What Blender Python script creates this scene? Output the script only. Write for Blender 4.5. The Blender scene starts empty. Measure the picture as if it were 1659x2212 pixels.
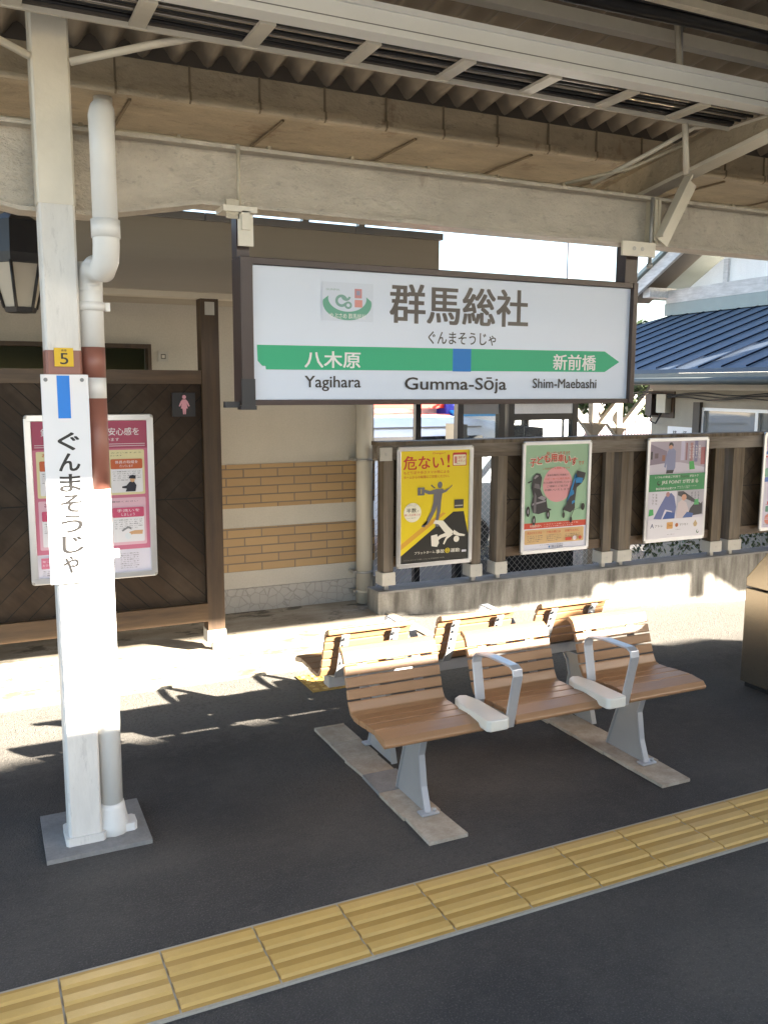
import bpy, math, random
from mathutils import Vector, Matrix
random.seed(7)
sc = bpy.context.scene
R = math.radians
# ------------------------------------------------------------------ camera
cam_d = bpy.data.cameras.new('camera')
cam = bpy.data.objects.new('camera', cam_d)
sc.collection.objects.link(cam)
cam_d.sensor_fit = 'VERTICAL'; cam_d.sensor_height = 24.0; cam_d.lens = 1900.0 / 2212.0 * 24.0
cam_d.clip_start = 0.05; cam_d.clip_end = 3000
_p, _a, _r = R(8.2), R(25.45), R(.25)
_f = Vector((math.sin(_a)*math.cos(_p), math.cos(_a)*math.cos(_p), -math.sin(_p)))
_r0 = Vector((math.cos(_a), -math.sin(_a), 0)); _u0 = _r0.cross(_f)
_r1 = _r0*math.cos(_r) + _u0*math.sin(_r); _u1 = -_r0*math.sin(_r) + _u0*math.cos(_r)
_m = Matrix((( _r1.x, _u1.x, -_f.x, 0.0), (_r1.y, _u1.y, -_f.y, 0.0), (_r1.z, _u1.z, -_f.z, 1.767), (0, 0, 0, 1)))
cam.matrix_world = _m
sc.camera = cam
# ------------------------------------------------------------------ world + sun
SUN = Vector((.70, -.714, .40)).normalized()      # towards the sun
SUN_EL = math.asin(SUN.z); SUN_AZ = math.atan2(SUN.x, SUN.y)
w = bpy.data.worlds.new('World'); sc.world = w; w.use_nodes = True
nt = w.node_tree; nt.nodes.clear()
_o = nt.nodes.new('ShaderNodeOutputWorld'); _b = nt.nodes.new('ShaderNodeBackground'); _s = nt.nodes.new('ShaderNodeTexSky')
_s.sky_type = 'NISHITA'; _s.sun_disc = False; _s.sun_elevation = SUN_EL; _s.sun_rotation = SUN_AZ
_s.dust_density = 1.5
_b.inputs['Strength'].default_value = 0.05
nt.links.new(_s.outputs[0], _b.inputs[0]); nt.links.new(_b.outputs[0], _o.inputs[0])
sun_d = bpy.data.lights.new('sun', 'SUN'); sun_d.energy = 5.0; sun_d.angle = R(.5); sun_d.color = (1, .90, .76)
sun = bpy.data.objects.new('sun', sun_d); sc.collection.objects.link(sun)
sun.rotation_mode = 'QUATERNION'; sun.rotation_quaternion = (-SUN).to_track_quat('-Z', 'Y'); sun.location = (6, -9, 8)
sc.view_settings.view_transform = 'Standard'; sc.view_settings.look = 'None'
sc.view_settings.exposure = 3.68; sc.view_settings.gamma = 1
sc.cycles.max_bounces = 8; sc.cycles.diffuse_bounces = 5; sc.cycles.use_denoising = True
sc.cycles.sample_clamp_indirect = 8

# ------------------------------------------------------------------ materials
def lin(h):
    h = h.lstrip('#'); c = [int(h[i:i+2], 16)/255 for i in (0, 2, 4)]
    return tuple(v/12.92 if v <= .04045 else ((v+.055)/1.055)**2.4 for v in c)
class NT:
    def __init__(s, name):
        s.m = bpy.data.materials.new(name); s.m.use_nodes = True; s.t = s.m.node_tree
        s.b = s.t.nodes['Principled BSDF']
    def n(s, kind, **kw):
        n = s.t.nodes.new('ShaderNode'+kind)
        for k, v in kw.items():
            if k in n.inputs: n.inputs[k].default_value = v
            else: setattr(n, k, v)
        return n
    def l(s, a, b): s.t.links.new(a, b)
    def math(s, op, a, b=None, c=None):
        n = s.t.nodes.new('ShaderNodeMath'); n.operation = op
        for i, v in enumerate((a, b, c)):
            if v is None: continue
            if isinstance(v, (int, float)): n.inputs[i].default_value = v
            else: s.l(v, n.inputs[i])
        return n.outputs[0]
    def mix(s, fac, a, b, mode='MIX'):
        n = s.t.nodes.new('ShaderNodeMix'); n.data_type = 'RGBA'; n.blend_type = mode
        for i, v in ((0, fac), (6, a), (7, b)):
            if isinstance(v, (int, float)): n.inputs[i].default_value = v
            elif isinstance(v, tuple): n.inputs[i].default_value = (*v[:3], 1)
            else: s.l(v, n.inputs[i])
        return n.outputs[2]
    def noise(s, scale, detail=4, rough=.6, vec=None, stretch=None):
        n = s.n('TexNoise'); n.inputs['Scale'].default_value = scale; n.inputs['Detail'].default_value = detail; n.inputs['Roughness'].default_value = rough
        if vec is None:
            vec = s.coord()
        if stretch:
            mp = s.n('Mapping'); mp.inputs['Scale'].default_value = stretch; s.l(vec, mp.inputs['Vector']); vec = mp.outputs[0]
        s.l(vec, n.inputs['Vector']); return n.outputs[0]
    def coord(s):
        if not hasattr(s, '_c'): s._c = s.n('NewGeometry').outputs['Position']
        return s._c
    def ramp(s, fac, lo, hi):
        n = s.n('MapRange'); n.inputs[1].default_value = lo; n.inputs[2].default_value = hi; s.l(fac, n.inputs[0]); return n.outputs[0]
    def bump(s, h, strength=.3, dist=.01):
        n = s.n('Bump'); n.inputs['Strength'].default_value = strength; n.inputs['Distance'].default_value = dist
        s.l(h, n.inputs['Height']); s.l(n.outputs[0], s.b.inputs['Normal'])
    def col(s, c):
        if isinstance(c, tuple): s.b.inputs['Base Color'].default_value = (*c, 1)
        else: s.l(c, s.b.inputs['Base Color'])
M = {}
def paint(name, c, rough=.5, metal=0, dirt=.25, scale=6, bump=.15, bscale=60, stretch=None, coat=0, dark=.55, dist=.004, flakes=0, rust=0):
    k = NT(name); n = k.noise(scale, 6, .65, stretch=stretch)
    f = k.ramp(n, .35, .75)
    cc = k.mix(k.math('MULTIPLY', f, dirt), c, tuple(v*dark for v in c))
    if flakes: cc = k.mix(k.math('MULTIPLY', k.ramp(k.noise(bscale*.8, 6, .75, stretch=stretch), .57, .62), flakes), cc, tuple(v*.45 for v in c))
    if rust: cc = k.mix(k.math('MULTIPLY', k.ramp(k.noise(3.1, 6, .7, stretch=(1, 1, .4)), .60, .66), rust), cc, (.16, .075, .035))
    k.col(cc)
    k.b.inputs['Roughness'].default_value = rough; k.b.inputs['Metallic'].default_value = metal
    if coat: k.b.inputs['Coat Weight'].default_value = coat; k.b.inputs['Coat Roughness'].default_value = .06
    if bump: k.bump(k.noise(bscale, 5 if flakes else 3, .65, stretch=stretch if flakes else None), bump, dist)
    M[name] = k.m; return k.m
def flat(name, c, rough=.4, coat=0):
    k = NT(name); k.col(k.mix(k.math('MULTIPLY', k.noise(9, 3), .12), c, tuple(v*.8 for v in c)))
    k.b.inputs['Roughness'].default_value = rough
    if coat: k.b.inputs['Coat Weight'].default_value = coat; k.b.inputs['Coat Roughness'].default_value = .05
    M[name] = k.m; return k.m
def ink(h, k=.85, gloss=0):
    key = 'ink_%s_%d_%d' % (h, int(k*100), int(gloss*10))
    if key not in M: flat(key, tuple(v*k for v in lin(h)), .45, gloss)
    return M[key]
# asphalt
k = NT('asphalt')
big = k.noise(.9, 5, .6); fine = k.noise(160, 2, .5); mid = k.noise(14, 5, .7)
base = k.mix(k.ramp(big, .40, .60), (.036, .034, .034), (.074, .067, .060))
patch = k.noise(.45, 3, .5, stretch=(1, 2.2, 1)); base = k.mix(k.math('MULTIPLY', k.ramp(patch, .50, .60), .7), base, (.036, .034, .034))
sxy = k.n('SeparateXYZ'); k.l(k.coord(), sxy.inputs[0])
sunlit_dust = k.ramp(k.math('ADD', sxy.outputs[1], k.math('MULTIPLY', mid, .5)), 4.30, 4.85)  # paler dusty asphalt, lightened to brighten the sun patch behind the benches
base = k.mix(k.math('MULTIPLY', sunlit_dust, .85), base, (.175, .165, .145))
base = k.mix(k.math('MULTIPLY', k.ramp(mid, .5, .72), .45), base, (.085, .078, .07))
base = k.mix(k.math('MULTIPLY', k.ramp(fine, .54, .70), .5), base, (.15, .138, .122))
fine2 = k.noise(55, 3, .6); base = k.mix(k.math('MULTIPLY', k.ramp(fine2, .5, .7), .5), base, (.035, .033, .032))
ck = k.n('TexVoronoi'); ck.feature = 'DISTANCE_TO_EDGE'; ck.inputs['Scale'].default_value = .55; wq = k.n('Mapping'); k.l(k.coord(), wq.inputs['Vector']); wn_ = k.n('TexNoise'); wn_.inputs['Scale'].default_value = 2.5; wn_.inputs['Detail'].default_value = 6; k.l(k.coord(), wn_.inputs['Vector'])
va_ = k.n('VectorMath'); va_.operation = 'ADD'; k.l(wq.outputs[0], va_.inputs[0]); k.l(wn_.outputs['Color'], va_.inputs[1]); k.l(va_.outputs[0], ck.inputs['Vector'])
base = k.mix(k.math('MULTIPLY', k.math('LESS_THAN', ck.outputs['Distance'], .004), .16), base, (.02, .019, .018))
vor = k.n('TexVoronoi'); vor.inputs['Scale'].default_value = 2.6; k.l(k.coord(), vor.inputs['Vector'])
spot = k.math('LESS_THAN', vor.outputs['Distance'], .045)
base = k.mix(k.math('MULTIPLY', spot, .6), base, (.24, .21, .17))
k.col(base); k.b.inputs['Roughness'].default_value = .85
k.bump(k.math('ADD', fine, fine2), .8, .008); M['asphalt'] = k.m
def matte(name):
    M[name].node_tree.nodes['Principled BSDF'].inputs['Specular IOR Level'].default_value = .05
# concrete kinds
def concrete(name, c1, c2, scale=2.5, streak=None, rough=.85, bump=.3):
    k = NT(name); n = k.noise(scale, 7, .65, stretch=streak); f = k.noise(90, 3)
    b = k.mix(k.ramp(n, .35, .68), c1, c2); b = k.mix(k.math('MULTIPLY', k.ramp(f, .4, .7), .25), b, tuple(v*.6 for v in c1))
    if name == 'concrete_slab':
        st_ = k.noise(2.3, 7, .75, stretch=(1, 1.8, 1)); b = k.mix(k.math('MULTIPLY', k.ramp(st_, .54, .60), .8), b, (.085, .075, .055))
    k.col(b); k.b.inputs['Roughness'].default_value = rough; k.bump(f, bump, .004); M[name] = k.m; return k
concrete('concrete_wall', (.11, .10, .088), (.40, .385, .35), 3.0, (2.4, 2.4, .45))
concrete('concrete_slab', (.27, .23, .175), (.46, .42, .35), 1.9, (1, 2.2, 1))
concrete('concrete_foot', (.33, .27, .20), (.50, .44, .36), 9)
concrete('concrete_grey', (.20, .195, .19), (.29, .28, .27), 7)
concrete('stone_base', (.26, .25, .23), (.42, .40, .38), 5)
concrete('forecourt', (.055, .055, .058), (.09, .088, .085), 1.2)
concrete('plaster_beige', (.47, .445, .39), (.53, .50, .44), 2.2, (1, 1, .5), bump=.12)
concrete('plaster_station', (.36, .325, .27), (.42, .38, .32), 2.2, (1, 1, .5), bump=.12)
concrete('plaster_white', (.70, .68, .64), (.80, .78, .74), 2.2, (1, 1, .5), bump=.12)
# cracked stone base
k = NT('crackle_stone'); v = k.n('TexVoronoi'); v.feature = 'DISTANCE_TO_EDGE'; v.inputs['Scale'].default_value = 15; k.l(k.coord(), v.inputs['Vector'])
b = k.mix(k.ramp(v.outputs['Distance'], .0, .05), (.30, .285, .265), (.44, .42, .39)); b = k.mix(k.math('MULTIPLY', k.noise(20, 4), .4), b, (.3, .28, .25))
k.col(b); k.b.inputs['Roughness'].default_value = .8; k.bump(k.ramp(v.outputs['Distance'], 0, .06), .5, .006); M['crackle_stone'] = k.m
# brick tiles (real mortar layout in the XZ plane)
k = NT('brick_tile'); mp = k.n('Mapping'); mp.inputs['Rotation'].default_value = (R(90), 0, 0); k.l(k.coord(), mp.inputs['Vector'])
br = k.n('TexBrick'); br.inputs['Scale'].default_value = 1.0; br.inputs['Brick Width'].default_value = .272; br.inputs['Row Height'].default_value = .0665
br.inputs['Mortar Size'].default_value = .0045; br.inputs['Mortar Smooth'].default_value = .1; br.inputs['Bias'].default_value = -.2
br.inputs['Color1'].default_value = (.40, .265, .125, 1); br.inputs['Color2'].default_value = (.33, .21, .10, 1); br.inputs['Mortar'].default_value = (.15, .13, .11, 1)
k.l(mp.outputs[0], br.inputs['Vector'])
k.col(k.mix(k.math('MULTIPLY', k.noise(25, 4), .35), br.outputs['Color'], (.30, .20, .11))); k.b.inputs['Roughness'].default_value = .55
k.bump(k.math('SUBTRACT', k.math('MULTIPLY', k.noise(60, 3), .25), br.outputs['Fac']), .9, .006); M['brick_tile'] = k.m
# wood
def wood(name, c1, c2, stretch=(1, 1, 1), rough=.6, sc_=22, gray=0):
    k = NT(name); n = k.noise(sc_, 6, .7, stretch=stretch); big = k.noise(1.7, 3)
    b = k.mix(k.ramp(n, .32, .68), c1, c2)
    if gray: b = k.mix(k.math('MULTIPLY', k.ramp(k.noise(7, 5, .7, stretch=stretch), .4, .6), gray), b, (.30, .27, .24))
    b = k.mix(k.math('MULTIPLY', k.ramp(big, .4, .7), .3), b, tuple(v*.55 for v in c1))
    k.col(b); k.b.inputs['Roughness'].default_value = rough; k.bump(n, .35, .004); M[name] = k.m
wood('wood_rail', (.05, .028, .014), (.11, .065, .03), (.08, 1, 1), .4)
wood('wood_rail_grey', (.06, .045, .033), (.15, .12, .09), (.08, 1, 1), .75, gray=.75)
wood('wood_post', (.036, .021, .012), (.085, .05, .025), (1, 1, .07), .5)
wood('wood_post_worn', (.045, .032, .02), (.125, .085, .045), (1, 1, .07), .7, gray=.35)
wood('wood_cream', (.20, .175, .14), (.28, .25, .21), (.3, .3, 1), .7)
wood('wood_white_old', (.42, .40, .38), (.66, .64, .62), (1, .15, 1), .75)
wood('seat_slat', (.30, .165, .082), (.355, .20, .10), (.06, 1, 1), .34, 30)
def chevron(name, xc, zc, c1, c2, w_=.095, hi=.12):
    k = NT(name); sx = k.n('SeparateXYZ'); k.l(k.coord(), sx.inputs[0])
    ax = k.math('ABSOLUTE', k.math('SUBTRACT', sx.outputs[0], xc)) if xc is not None else sx.outputs[0]
    az = k.math('ABSOLUTE', k.math('SUBTRACT', sx.outputs[2], zc))
    u = k.math('DIVIDE', k.math('SUBTRACT', ax, az), w_*1.414)
    fr = k.math('FRACT', u); fl = k.math('FLOOR', u)
    g = k.math('LESS_THAN', fr, .055); g2 = k.math('LESS_THAN', az, .004)
    g = k.math('MAXIMUM', g, g2)
    wn = k.n('TexWhiteNoise'); wn.noise_dimensions = '1D'; k.l(fl, wn.inputs['W'])
    mp = k.n('Mapping'); mp.inputs['Rotation'].default_value = (0, R(45), 0); k.l(k.coord(), mp.inputs['Vector'])
    n = k.noise(18, 6, .7, vec=mp.outputs[0], stretch=(1, 1, .12)); nb = k.noise(2.4, 4)
    b = k.mix(k.ramp(n, .3, .7), c1, c2); b = k.mix(k.math('MULTIPLY', wn.outputs['Value'], .5), b, tuple(v*.45 for v in c1))
    b = k.mix(k.math('MULTIPLY', k.ramp(nb, .5, .72), hi), b, (.26, .2, .14))
    b = k.mix(g, b, (.006, .005, .004)); k.col(b); k.b.inputs['Roughness'].default_value = .5; k.b.inputs['Specular IOR Level'].default_value = .25
    k.bump(k.math('SUBTRACT', k.math('MULTIPLY', n, .3), g), .5, .006); M[name] = k.m
chevron('chevron_partition', .72, 1.04, (.020, .0115, .006), (.046, .027, .014))
chevron('chevron_fence', 4.45, .84, (.028, .019, .011), (.070, .046, .026), .10, .25)
# metals and paints
paint('cream_paint', (.58, .52, .40), .38, dirt=.55, scale=5, rust=.35, flakes=.2, bump=.6, dist=.01, bscale=26)
paint('cream_peeling', (.62, .56, .47), .4, dirt=.6, scale=9, bump=1.0, dist=.02, flakes=.35, rust=.35, bscale=34, stretch=(.5, 1, 1))
paint('cream_gutter', (.50, .42, .30), .4, dirt=.8, scale=6, bump=.9, dist=.015, flakes=.5, rust=.4, bscale=22, stretch=(.5, 1, 1))
paint('gutter_seam', (.22, .175, .115), .6, dirt=.5, scale=20)
paint('cream_light', (.74, .69, .58), .35, dirt=.3, scale=6, bump=.2)
paint('white_duct', (.88, .89, .86), .32, dirt=.15, scale=3, bump=.03)
paint('roof_sheet', (.29, .25, .20), .45, dirt=.7, scale=2.2, bump=.2)
paint('white_pole', (.74, .72, .68), .42, dirt=.45, scale=9, rust=.12, flakes=.25, dist=.01, bump=.4, bscale=30, stretch=(1, 1, .25))
paint('white_pvc', (.76, .76, .74), .3, dirt=.15, bump=.03)
paint('cream_pvc', (.56, .52, .44), .35, dirt=.25, bump=.05, stretch=(1, 1, .2))
paint('brown_red', (.28, .115, .085), .4, dirt=.25, bump=.1)
paint('bench_grey', (.40, .40, .40), .42, metal=.35, dirt=.2, bump=.05)
paint('arm_silver', (.52, .54, .58), .35, metal=.5, dirt=.1, bump=.03)
paint('tray_cream', (.66, .64, .57), .35, dirt=.15, bump=.03)
paint('aluminium', (.72, .73, .76), .28, metal=.85, dirt=.15, bump=0)
paint('aluminium_white', (.74, .74, .76), .35, metal=.2, dirt=.1, bump=0)
paint('steel_dull', (.45, .44, .42), .5, metal=.6, dirt=.4, bump=.1)
paint('plate_white', (.46, .445, .41), .5, dirt=.35, bump=.1)
paint('sign_brown', (.055, .035, .031), .38, dirt=.3, bump=.1)
paint('black_metal', (.022, .022, .025), .4, dirt=.2, bump=.05)
paint('cable_black', (.018, .018, .02), .42, dirt=.1, bump=0)
paint('rod_shiny', (.42, .38, .33), .25, metal=.6, dirt=.3, bump=0)
paint('bin_bronze', (.44, .39, .32), .2, metal=.9, dirt=.12, scale=3, bump=.04, bscale=120)
paint('fascia_beige', (.32, .285, .235), .6, dirt=.25, scale=1.2, bump=.05, stretch=(.2, 1, 4))
paint('flashing_grey', (.24, .235, .23), .45, dirt=.3, bump=.05)
paint('roof_blue', (.125, .155, .20), .7, dirt=.2, scale=1.5, bump=.03)
paint('roof_blue_dark', (.006, .010, .020), .9, dirt=.1, bump=0); matte('roof_blue_dark'); matte('roof_blue')
paint('eave_beam_wood', (.40, .36, .28), .6, dirt=.3)
paint('flashing_green', (.235, .275, .265), .5, dirt=.2, bump=.03)
paint('eave_grey', (.13, .145, .14), .5, dirt=.2, bump=.05)
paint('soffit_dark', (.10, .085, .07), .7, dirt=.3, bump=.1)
paint('tactile', (.47, .29, .075), .55, dirt=.5, scale=5, bump=.3, bscale=70, dark=.7)
paint('tactile_bar', (.60, .39, .12), .42, dirt=.5, scale=7, bump=.3, bscale=70, dark=.72)
paint('tile_grout', (.40, .37, .31), .8, dirt=.4, bump=.2)
paint('van_white', (.70, .75, .82), .2, dirt=.05, bump=0, coat=.6)
paint('train_steel', (.45, .46, .47), .35, metal=.5, dirt=.2, bump=.02)
paint('shop_white', (.78, .78, .78), .6, dirt=.05, bump=0)
paint('box_cream', (.52, .48, .40), .4, dirt=.2, bump=.02)
k = NT('dark_glass'); k.col((.012, .014, .016)); k.b.inputs['Roughness'].default_value = .04; k.b.inputs['Coat Weight'].default_value = .5; M['dark_glass'] = k.m
k = NT('window_glass'); k.col((.20, .205, .20)); k.b.inputs['Roughness'].default_value = .06; k.b.inputs['Coat Weight'].default_value = 1; M['window_glass'] = k.m
k = NT('pane_glass'); k.col((.55, .58, .58)); k.b.inputs['Roughness'].default_value = .03; k.b.inputs['Transmission Weight'].default_value = .9; k.b.inputs['IOR'].default_value = 1.05; M['pane_glass'] = k.m
k = NT('leaf_green'); k.col(k.mix(k.noise(3.5, 3), (.018, .035, .008), (.05, .08, .02))); k.b.inputs['Roughness'].default_value = .55; M['leaf_green'] = k.m

k = NT('leaf_hedge'); k.col(k.mix(k.noise(6, 3), (.05, .085, .02), (.16, .20, .06))); k.b.inputs['Roughness'].default_value = .55; M['leaf_hedge'] = k.m
# ------------------------------------------------------------------ mesh helper
class MB:
    def __init__(s): s.v = []; s.f = []; s.fm = []; s.m = []; s.sm = []
    def mi(s, m):
        if isinstance(m, str): m = M[m]
        if m not in s.m: s.m.append(m)
        return s.m.index(m)
    def add(s, vs, fs, m, smooth=False):
        b = len(s.v); i = s.mi(m); s.v += [Vector(v) for v in vs]
        for f in fs: s.f.append([b+j for j in f]); s.fm.append(i); s.sm.append(smooth)
        return s
    def box(s, x0, x1, y0, y1, z0, z1, m, bev=0):
        if bev:
            return s.prism([(x0+bev, y0), (x1-bev, y0), (x1, y0+bev), (x1, y1-bev), (x1-bev, y1), (x0+bev, y1), (x0, y1-bev), (x0, y0+bev)], z0, z1, 'z', m)
        vs = [(x, y, z) for z in (z0, z1) for y in (y0, y1) for x in (x0, x1)]
        return s.add(vs, [(0, 2, 3, 1), (4, 5, 7, 6), (0, 1, 5, 4), (2, 6, 7, 3), (0, 4, 6, 2), (1, 3, 7, 5)], m)
    def prism(s, pts, a0, a1, axis, m, smooth=False):
        n = len(pts)
        def mk(p, a): return {'x': (a, p[0], p[1]), 'y': (p[0], a, p[1]), 'z': (p[0], p[1], a)}[axis]
        vs = [mk(p, a0) for p in pts] + [mk(p, a1) for p in pts]
        ar = sum(pts[i][0]*pts[(i+1) % n][1]-pts[(i+1) % n][0]*pts[i][1] for i in range(n))
        flip = (ar < 0) ^ (axis == 'y')
        fs = [list(range(n))[::-1], list(range(n, 2*n))] + [(i, (i+1) % n, n+(i+1) % n, n+i) for i in range(n)]
        if flip: fs = [list(f)[::-1] for f in fs]
        return s.add(vs, fs, m)
    def tube(s, path, r, m, n=12, caps=True, smooth=True, flatr=None):
        """round tube (or, with flatr=(rx,ry), an oval/flat bar) along a path; r may be a list"""
        P = [Vector(p) for p in path]; vs = []; up = None
        for i, p in enumerate(P):
            d = ((P[i+1]-p).normalized() if i < len(P)-1 else Vector((0, 0, 0))) + ((p-P[i-1]).normalized() if i else Vector((0, 0, 0)))
            d.normalize()
            if up is None:
                up = Vector((0, 0, 1)) if abs(d.z) < .9 else Vector((0, 1, 0))
            a = d.cross(up).normalized(); up2 = a.cross(d).normalized(); up = up2
            rr = r[i] if isinstance(r, (list, tuple)) else r
            for j in range(n):
                t = 2*math.pi*j/n; vs.append(p + a*math.cos(t)*rr + up2*math.sin(t)*rr)
        fs = []
        for i in range(len(P)-1):
            for j in range(n):
                fs.append((i*n+j, i*n+(j+1) % n, (i+1)*n+(j+1) % n, (i+1)*n+j))
        s.add(vs, fs, m, smooth)
        if caps:
            k0 = len(s.v)-len(vs); i = s.mi(m)
            s.f.append([k0+j for j in range(n)][::-1]); s.fm.append(i); s.sm.append(False)
            s.f.append([k0+(len(P)-1)*n+j for j in range(n)]); s.fm.append(i); s.sm.append(False)
        return s
    def bar(s, path, wx, t, m):
        """flat strap in the YZ plane: path of (y,z), width wx=(x0,x1), thickness t"""
        P = [Vector(p) for p in path]; L = []; Rr = []
        for i, p in enumerate(P):
            d = ((P[i+1]-p).normalized() if i < len(P)-1 else Vector((0, 0))) + ((p-P[i-1]).normalized() if i else Vector((0, 0)))
            d.normalize(); nn = Vector((-d.y, d.x)); L.append(p+nn*t/2); Rr.append(p-nn*t/2)
        n = len(P); vs = []
        for x in wx: vs += [(x, q[0], q[1]) for q in L] + [(x, q[0], q[1]) for q in Rr]
        fs = []
        for i in range(n-1):
            fs += [(i, i+1, n+i+1, n+i), (2*n+i+1, 2*n+i, 3*n+i, 3*n+i+1), (i+1, i, 2*n+i, 2*n+i+1), (n+i, n+i+1, 3*n+i+1, 3*n+i)]
        fs += [(0, n, 3*n, 2*n), (n-1, 3*n-1, 4*n-1, 2*n-1)]
        return s.add(vs, fs, m)
    def build(s, name, parent=None, local=False, bevel=0):
        me = bpy.data.meshes.new(name)
        off = Vector((0, 0, 0))
        if parent is not None and not local: off = parent.matrix_world.translation if parent.parent else parent.location
        p = parent
        if p is not None and not local:
            off = Vector((0, 0, 0)); q = p
            while q: off += q.location; q = q.parent
        me.from_pydata([tuple(v-off) for v in s.v], [], s.f)
        for m in s.m: me.materials.append(m)
        for i, pl in enumerate(me.polygons): pl.material_index = s.fm[i]; pl.use_smooth = s.sm[i]
        me.update()
        import bmesh
        b = bmesh.new(); b.from_mesh(me); bmesh.ops.recalc_face_normals(b, faces=b.faces) if not getattr(s, 'keep', False) else None
        b.to_mesh(me); b.free()
        o = bpy.data.objects.new(name, me); sc.collection.objects.link(o)
        if parent is not None: o.parent = parent
        if bevel:
            bv = o.modifiers.new('bevel', 'BEVEL'); bv.width = bevel; bv.segments = 2; bv.limit_method = 'ANGLE'; bv.angle_limit = R(40)
        return o
def tag(o, label=None, cat=None, group=None, kind=None):
    if label: o['label'] = label
    if cat: o['category'] = cat
    if group: o['group'] = group
    if kind: o['kind'] = kind
    return o
def thing(name, loc, label, cat, group=None, rz=0):
    o = bpy.data.objects.new(name, None); sc.collection.objects.link(o); o.location = loc; o.rotation_euler = (0, 0, rz)
    o.empty_display_size = .1
    return tag(o, label, cat, group)
# text -> flat triangles in a local (u right, v up) frame
_tc = {}
def text_geo(body, bold=0.0):
    key = (body, bold)
    if key in _tc: return _tc[key]
    cu = bpy.data.curves.new('t', 'FONT'); cu.body = body; cu.size = 1; cu.resolution_u = 3; cu.offset = bold; cu.fill_mode = 'FRONT'
    ob = bpy.data.objects.new('t', cu); sc.collection.objects.link(ob)
    dg = bpy.context.evaluated_depsgraph_get(); me = ob.evaluated_get(dg).to_mesh()
    vs = [(v.co.x, v.co.y) for v in me.vertices]; fs = [tuple(p.vertices) for p in me.polygons]
    ob.evaluated_get(dg).to_mesh_clear(); bpy.data.objects.remove(ob); bpy.data.curves.remove(cu)
    _tc[key] = (vs, fs); return vs, fs
class Art(MB):
    """flat printed layers: local frame u,v on plane through o with axes U,V, normal N; each layer 0.5 mm prouder"""
    def __init__(s, o, U, V, W, H, lay=.0001):
        super().__init__(); s.keep = True; s.o = Vector(o); s.U = Vector(U).normalized(); s.V = Vector(V).normalized(); s.N = s.U.cross(s.V); s.W = W; s.H = H; s.k = 0; s.lay = lay
    def pt(s, u, v): return s.o + s.U*u*s.W + s.V*v*s.H + s.N*(s.k*s.lay)
    def poly(s, pts, m, z=None):
        s.k = s.k+1 if z is None else z
        s.add([s.pt(*p) for p in pts], [tuple(range(len(pts)))], m)
    def rect(s, u0, v0, u1, v1, m, z=None): s.poly([(u0, v0), (u1, v0), (u1, v1), (u0, v1)], m, z)
    def rrect(s, u0, v0, u1, v1, r, m, z=None):
        a = s.W/s.H; P = []
        for cx, cy, t0 in ((u1-r, v1-r*a, 0), (u0+r, v1-r*a, 90), (u0+r, v0+r*a, 180), (u1-r, v0+r*a, 270)):
            for i in range(5):
                t = R(t0+i*22.5); P.append((cx+r*math.cos(t), cy+r*a*math.sin(t)))
        s.poly(P, m, z)
    def disc(s, u, v, r, m, z=None, n=28, ry=None):
        a = s.W/s.H; ry = ry or r*a
        s.poly([(u+r*math.cos(2*math.pi*i/n), v+ry*math.sin(2*math.pi*i/n)) for i in range(n)], m, z)
    def text(s, body, u0, v0, u1, v1, m, bold=.0, z=None, rot=0):
        vs, fs = text_geo(body, 0.0)
        if not vs: return
        xs = [p[0] for p in vs]; ys = [p[1] for p in vs]; ax, bx, ay, by = min(xs), max(xs), min(ys), max(ys)
        s.k = s.k+1 if z is None else z
        k0 = s.k; n = max(1, len(body)); ew = bold*.45*(u1-u0)*s.W/n   # heavier strokes: shifted copies on their own layers
        sh = [(0, 0)] if bold < .009 else ([(-.5, 0), (.5, 0)] if bold < .018 else [(-1, -.6), (1, -.6), (1, .6), (-1, .6)])
        for i, (dx, dy) in enumerate(sh):
            s.k = k0 + i
            s.add([s.pt(u0+(x-ax)/max(bx-ax, 1e-6)*(u1-u0)+dx*ew/s.W, v0+(y-ay)/max(by-ay, 1e-6)*(v1-v0)+dy*ew/s.H) for x, y in vs], fs, m)
    def lines(s, u0, v0, u1, v1, n, m, seed=0, fillr=.5):
        """rows of small print too small to read"""
        rr = random.Random(seed); s.k += 1; h = (v1-v0)/n
        pool = 'こちらのご案内をご確認くださいますようお願いいたします駅係員までお知らせ安全にご利用'
        for i in range(n):
            y0 = v1-(i+1)*h+h*(1-fillr)/2; ln = (u1-u0)*(1 if i < n-1 else rr.uniform(.45, .9))
            a = rr.randrange(0, 18); b = pool[a:a+max(6, int((u1-u0)*26))]
            s.text(b, u0, y0, u0+ln, y0+h*fillr, m, 0.0, z=s.k)

# ================================================================== SETTING
# ground far and wide
g = MB(); g.add([(-400, -400, -1.12), (500, -400, -1.12), (500, 600, -1.12), (-400, 600, -1.12)], [(0, 1, 2, 3)], 'forecourt')
tag(g.build('ground'), kind='structure')
def pz(x, y):
    if y <= 4.3 or x <= 2.93: return 0.0
    zz = -.073*(x-2.88) if x < 8 else -.073*5.12
    return min(0, zz)*min(1, (y-4.3)/1.7)
pl = MB(); xs = [-14, -6, -2, 0, 1.5, 2.93, 2.94] + [3.3+.4*i for i in range(14)] + [12, 20, 30]; ys = [.75, 2, 3, 4.3] + [4.5+.2*i for i in range(9)]
vs = [(x, y, pz(x, y)) for y in ys for x in xs]; nx = len(xs)
fs = [(j*nx+i, j*nx+i+1, (j+1)*nx+i+1, (j+1)*nx+i) for j in range(len(ys)-1) for i in range(nx-1)]
pl.add(vs, fs, 'asphalt'); n0 = len(pl.v)
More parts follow.
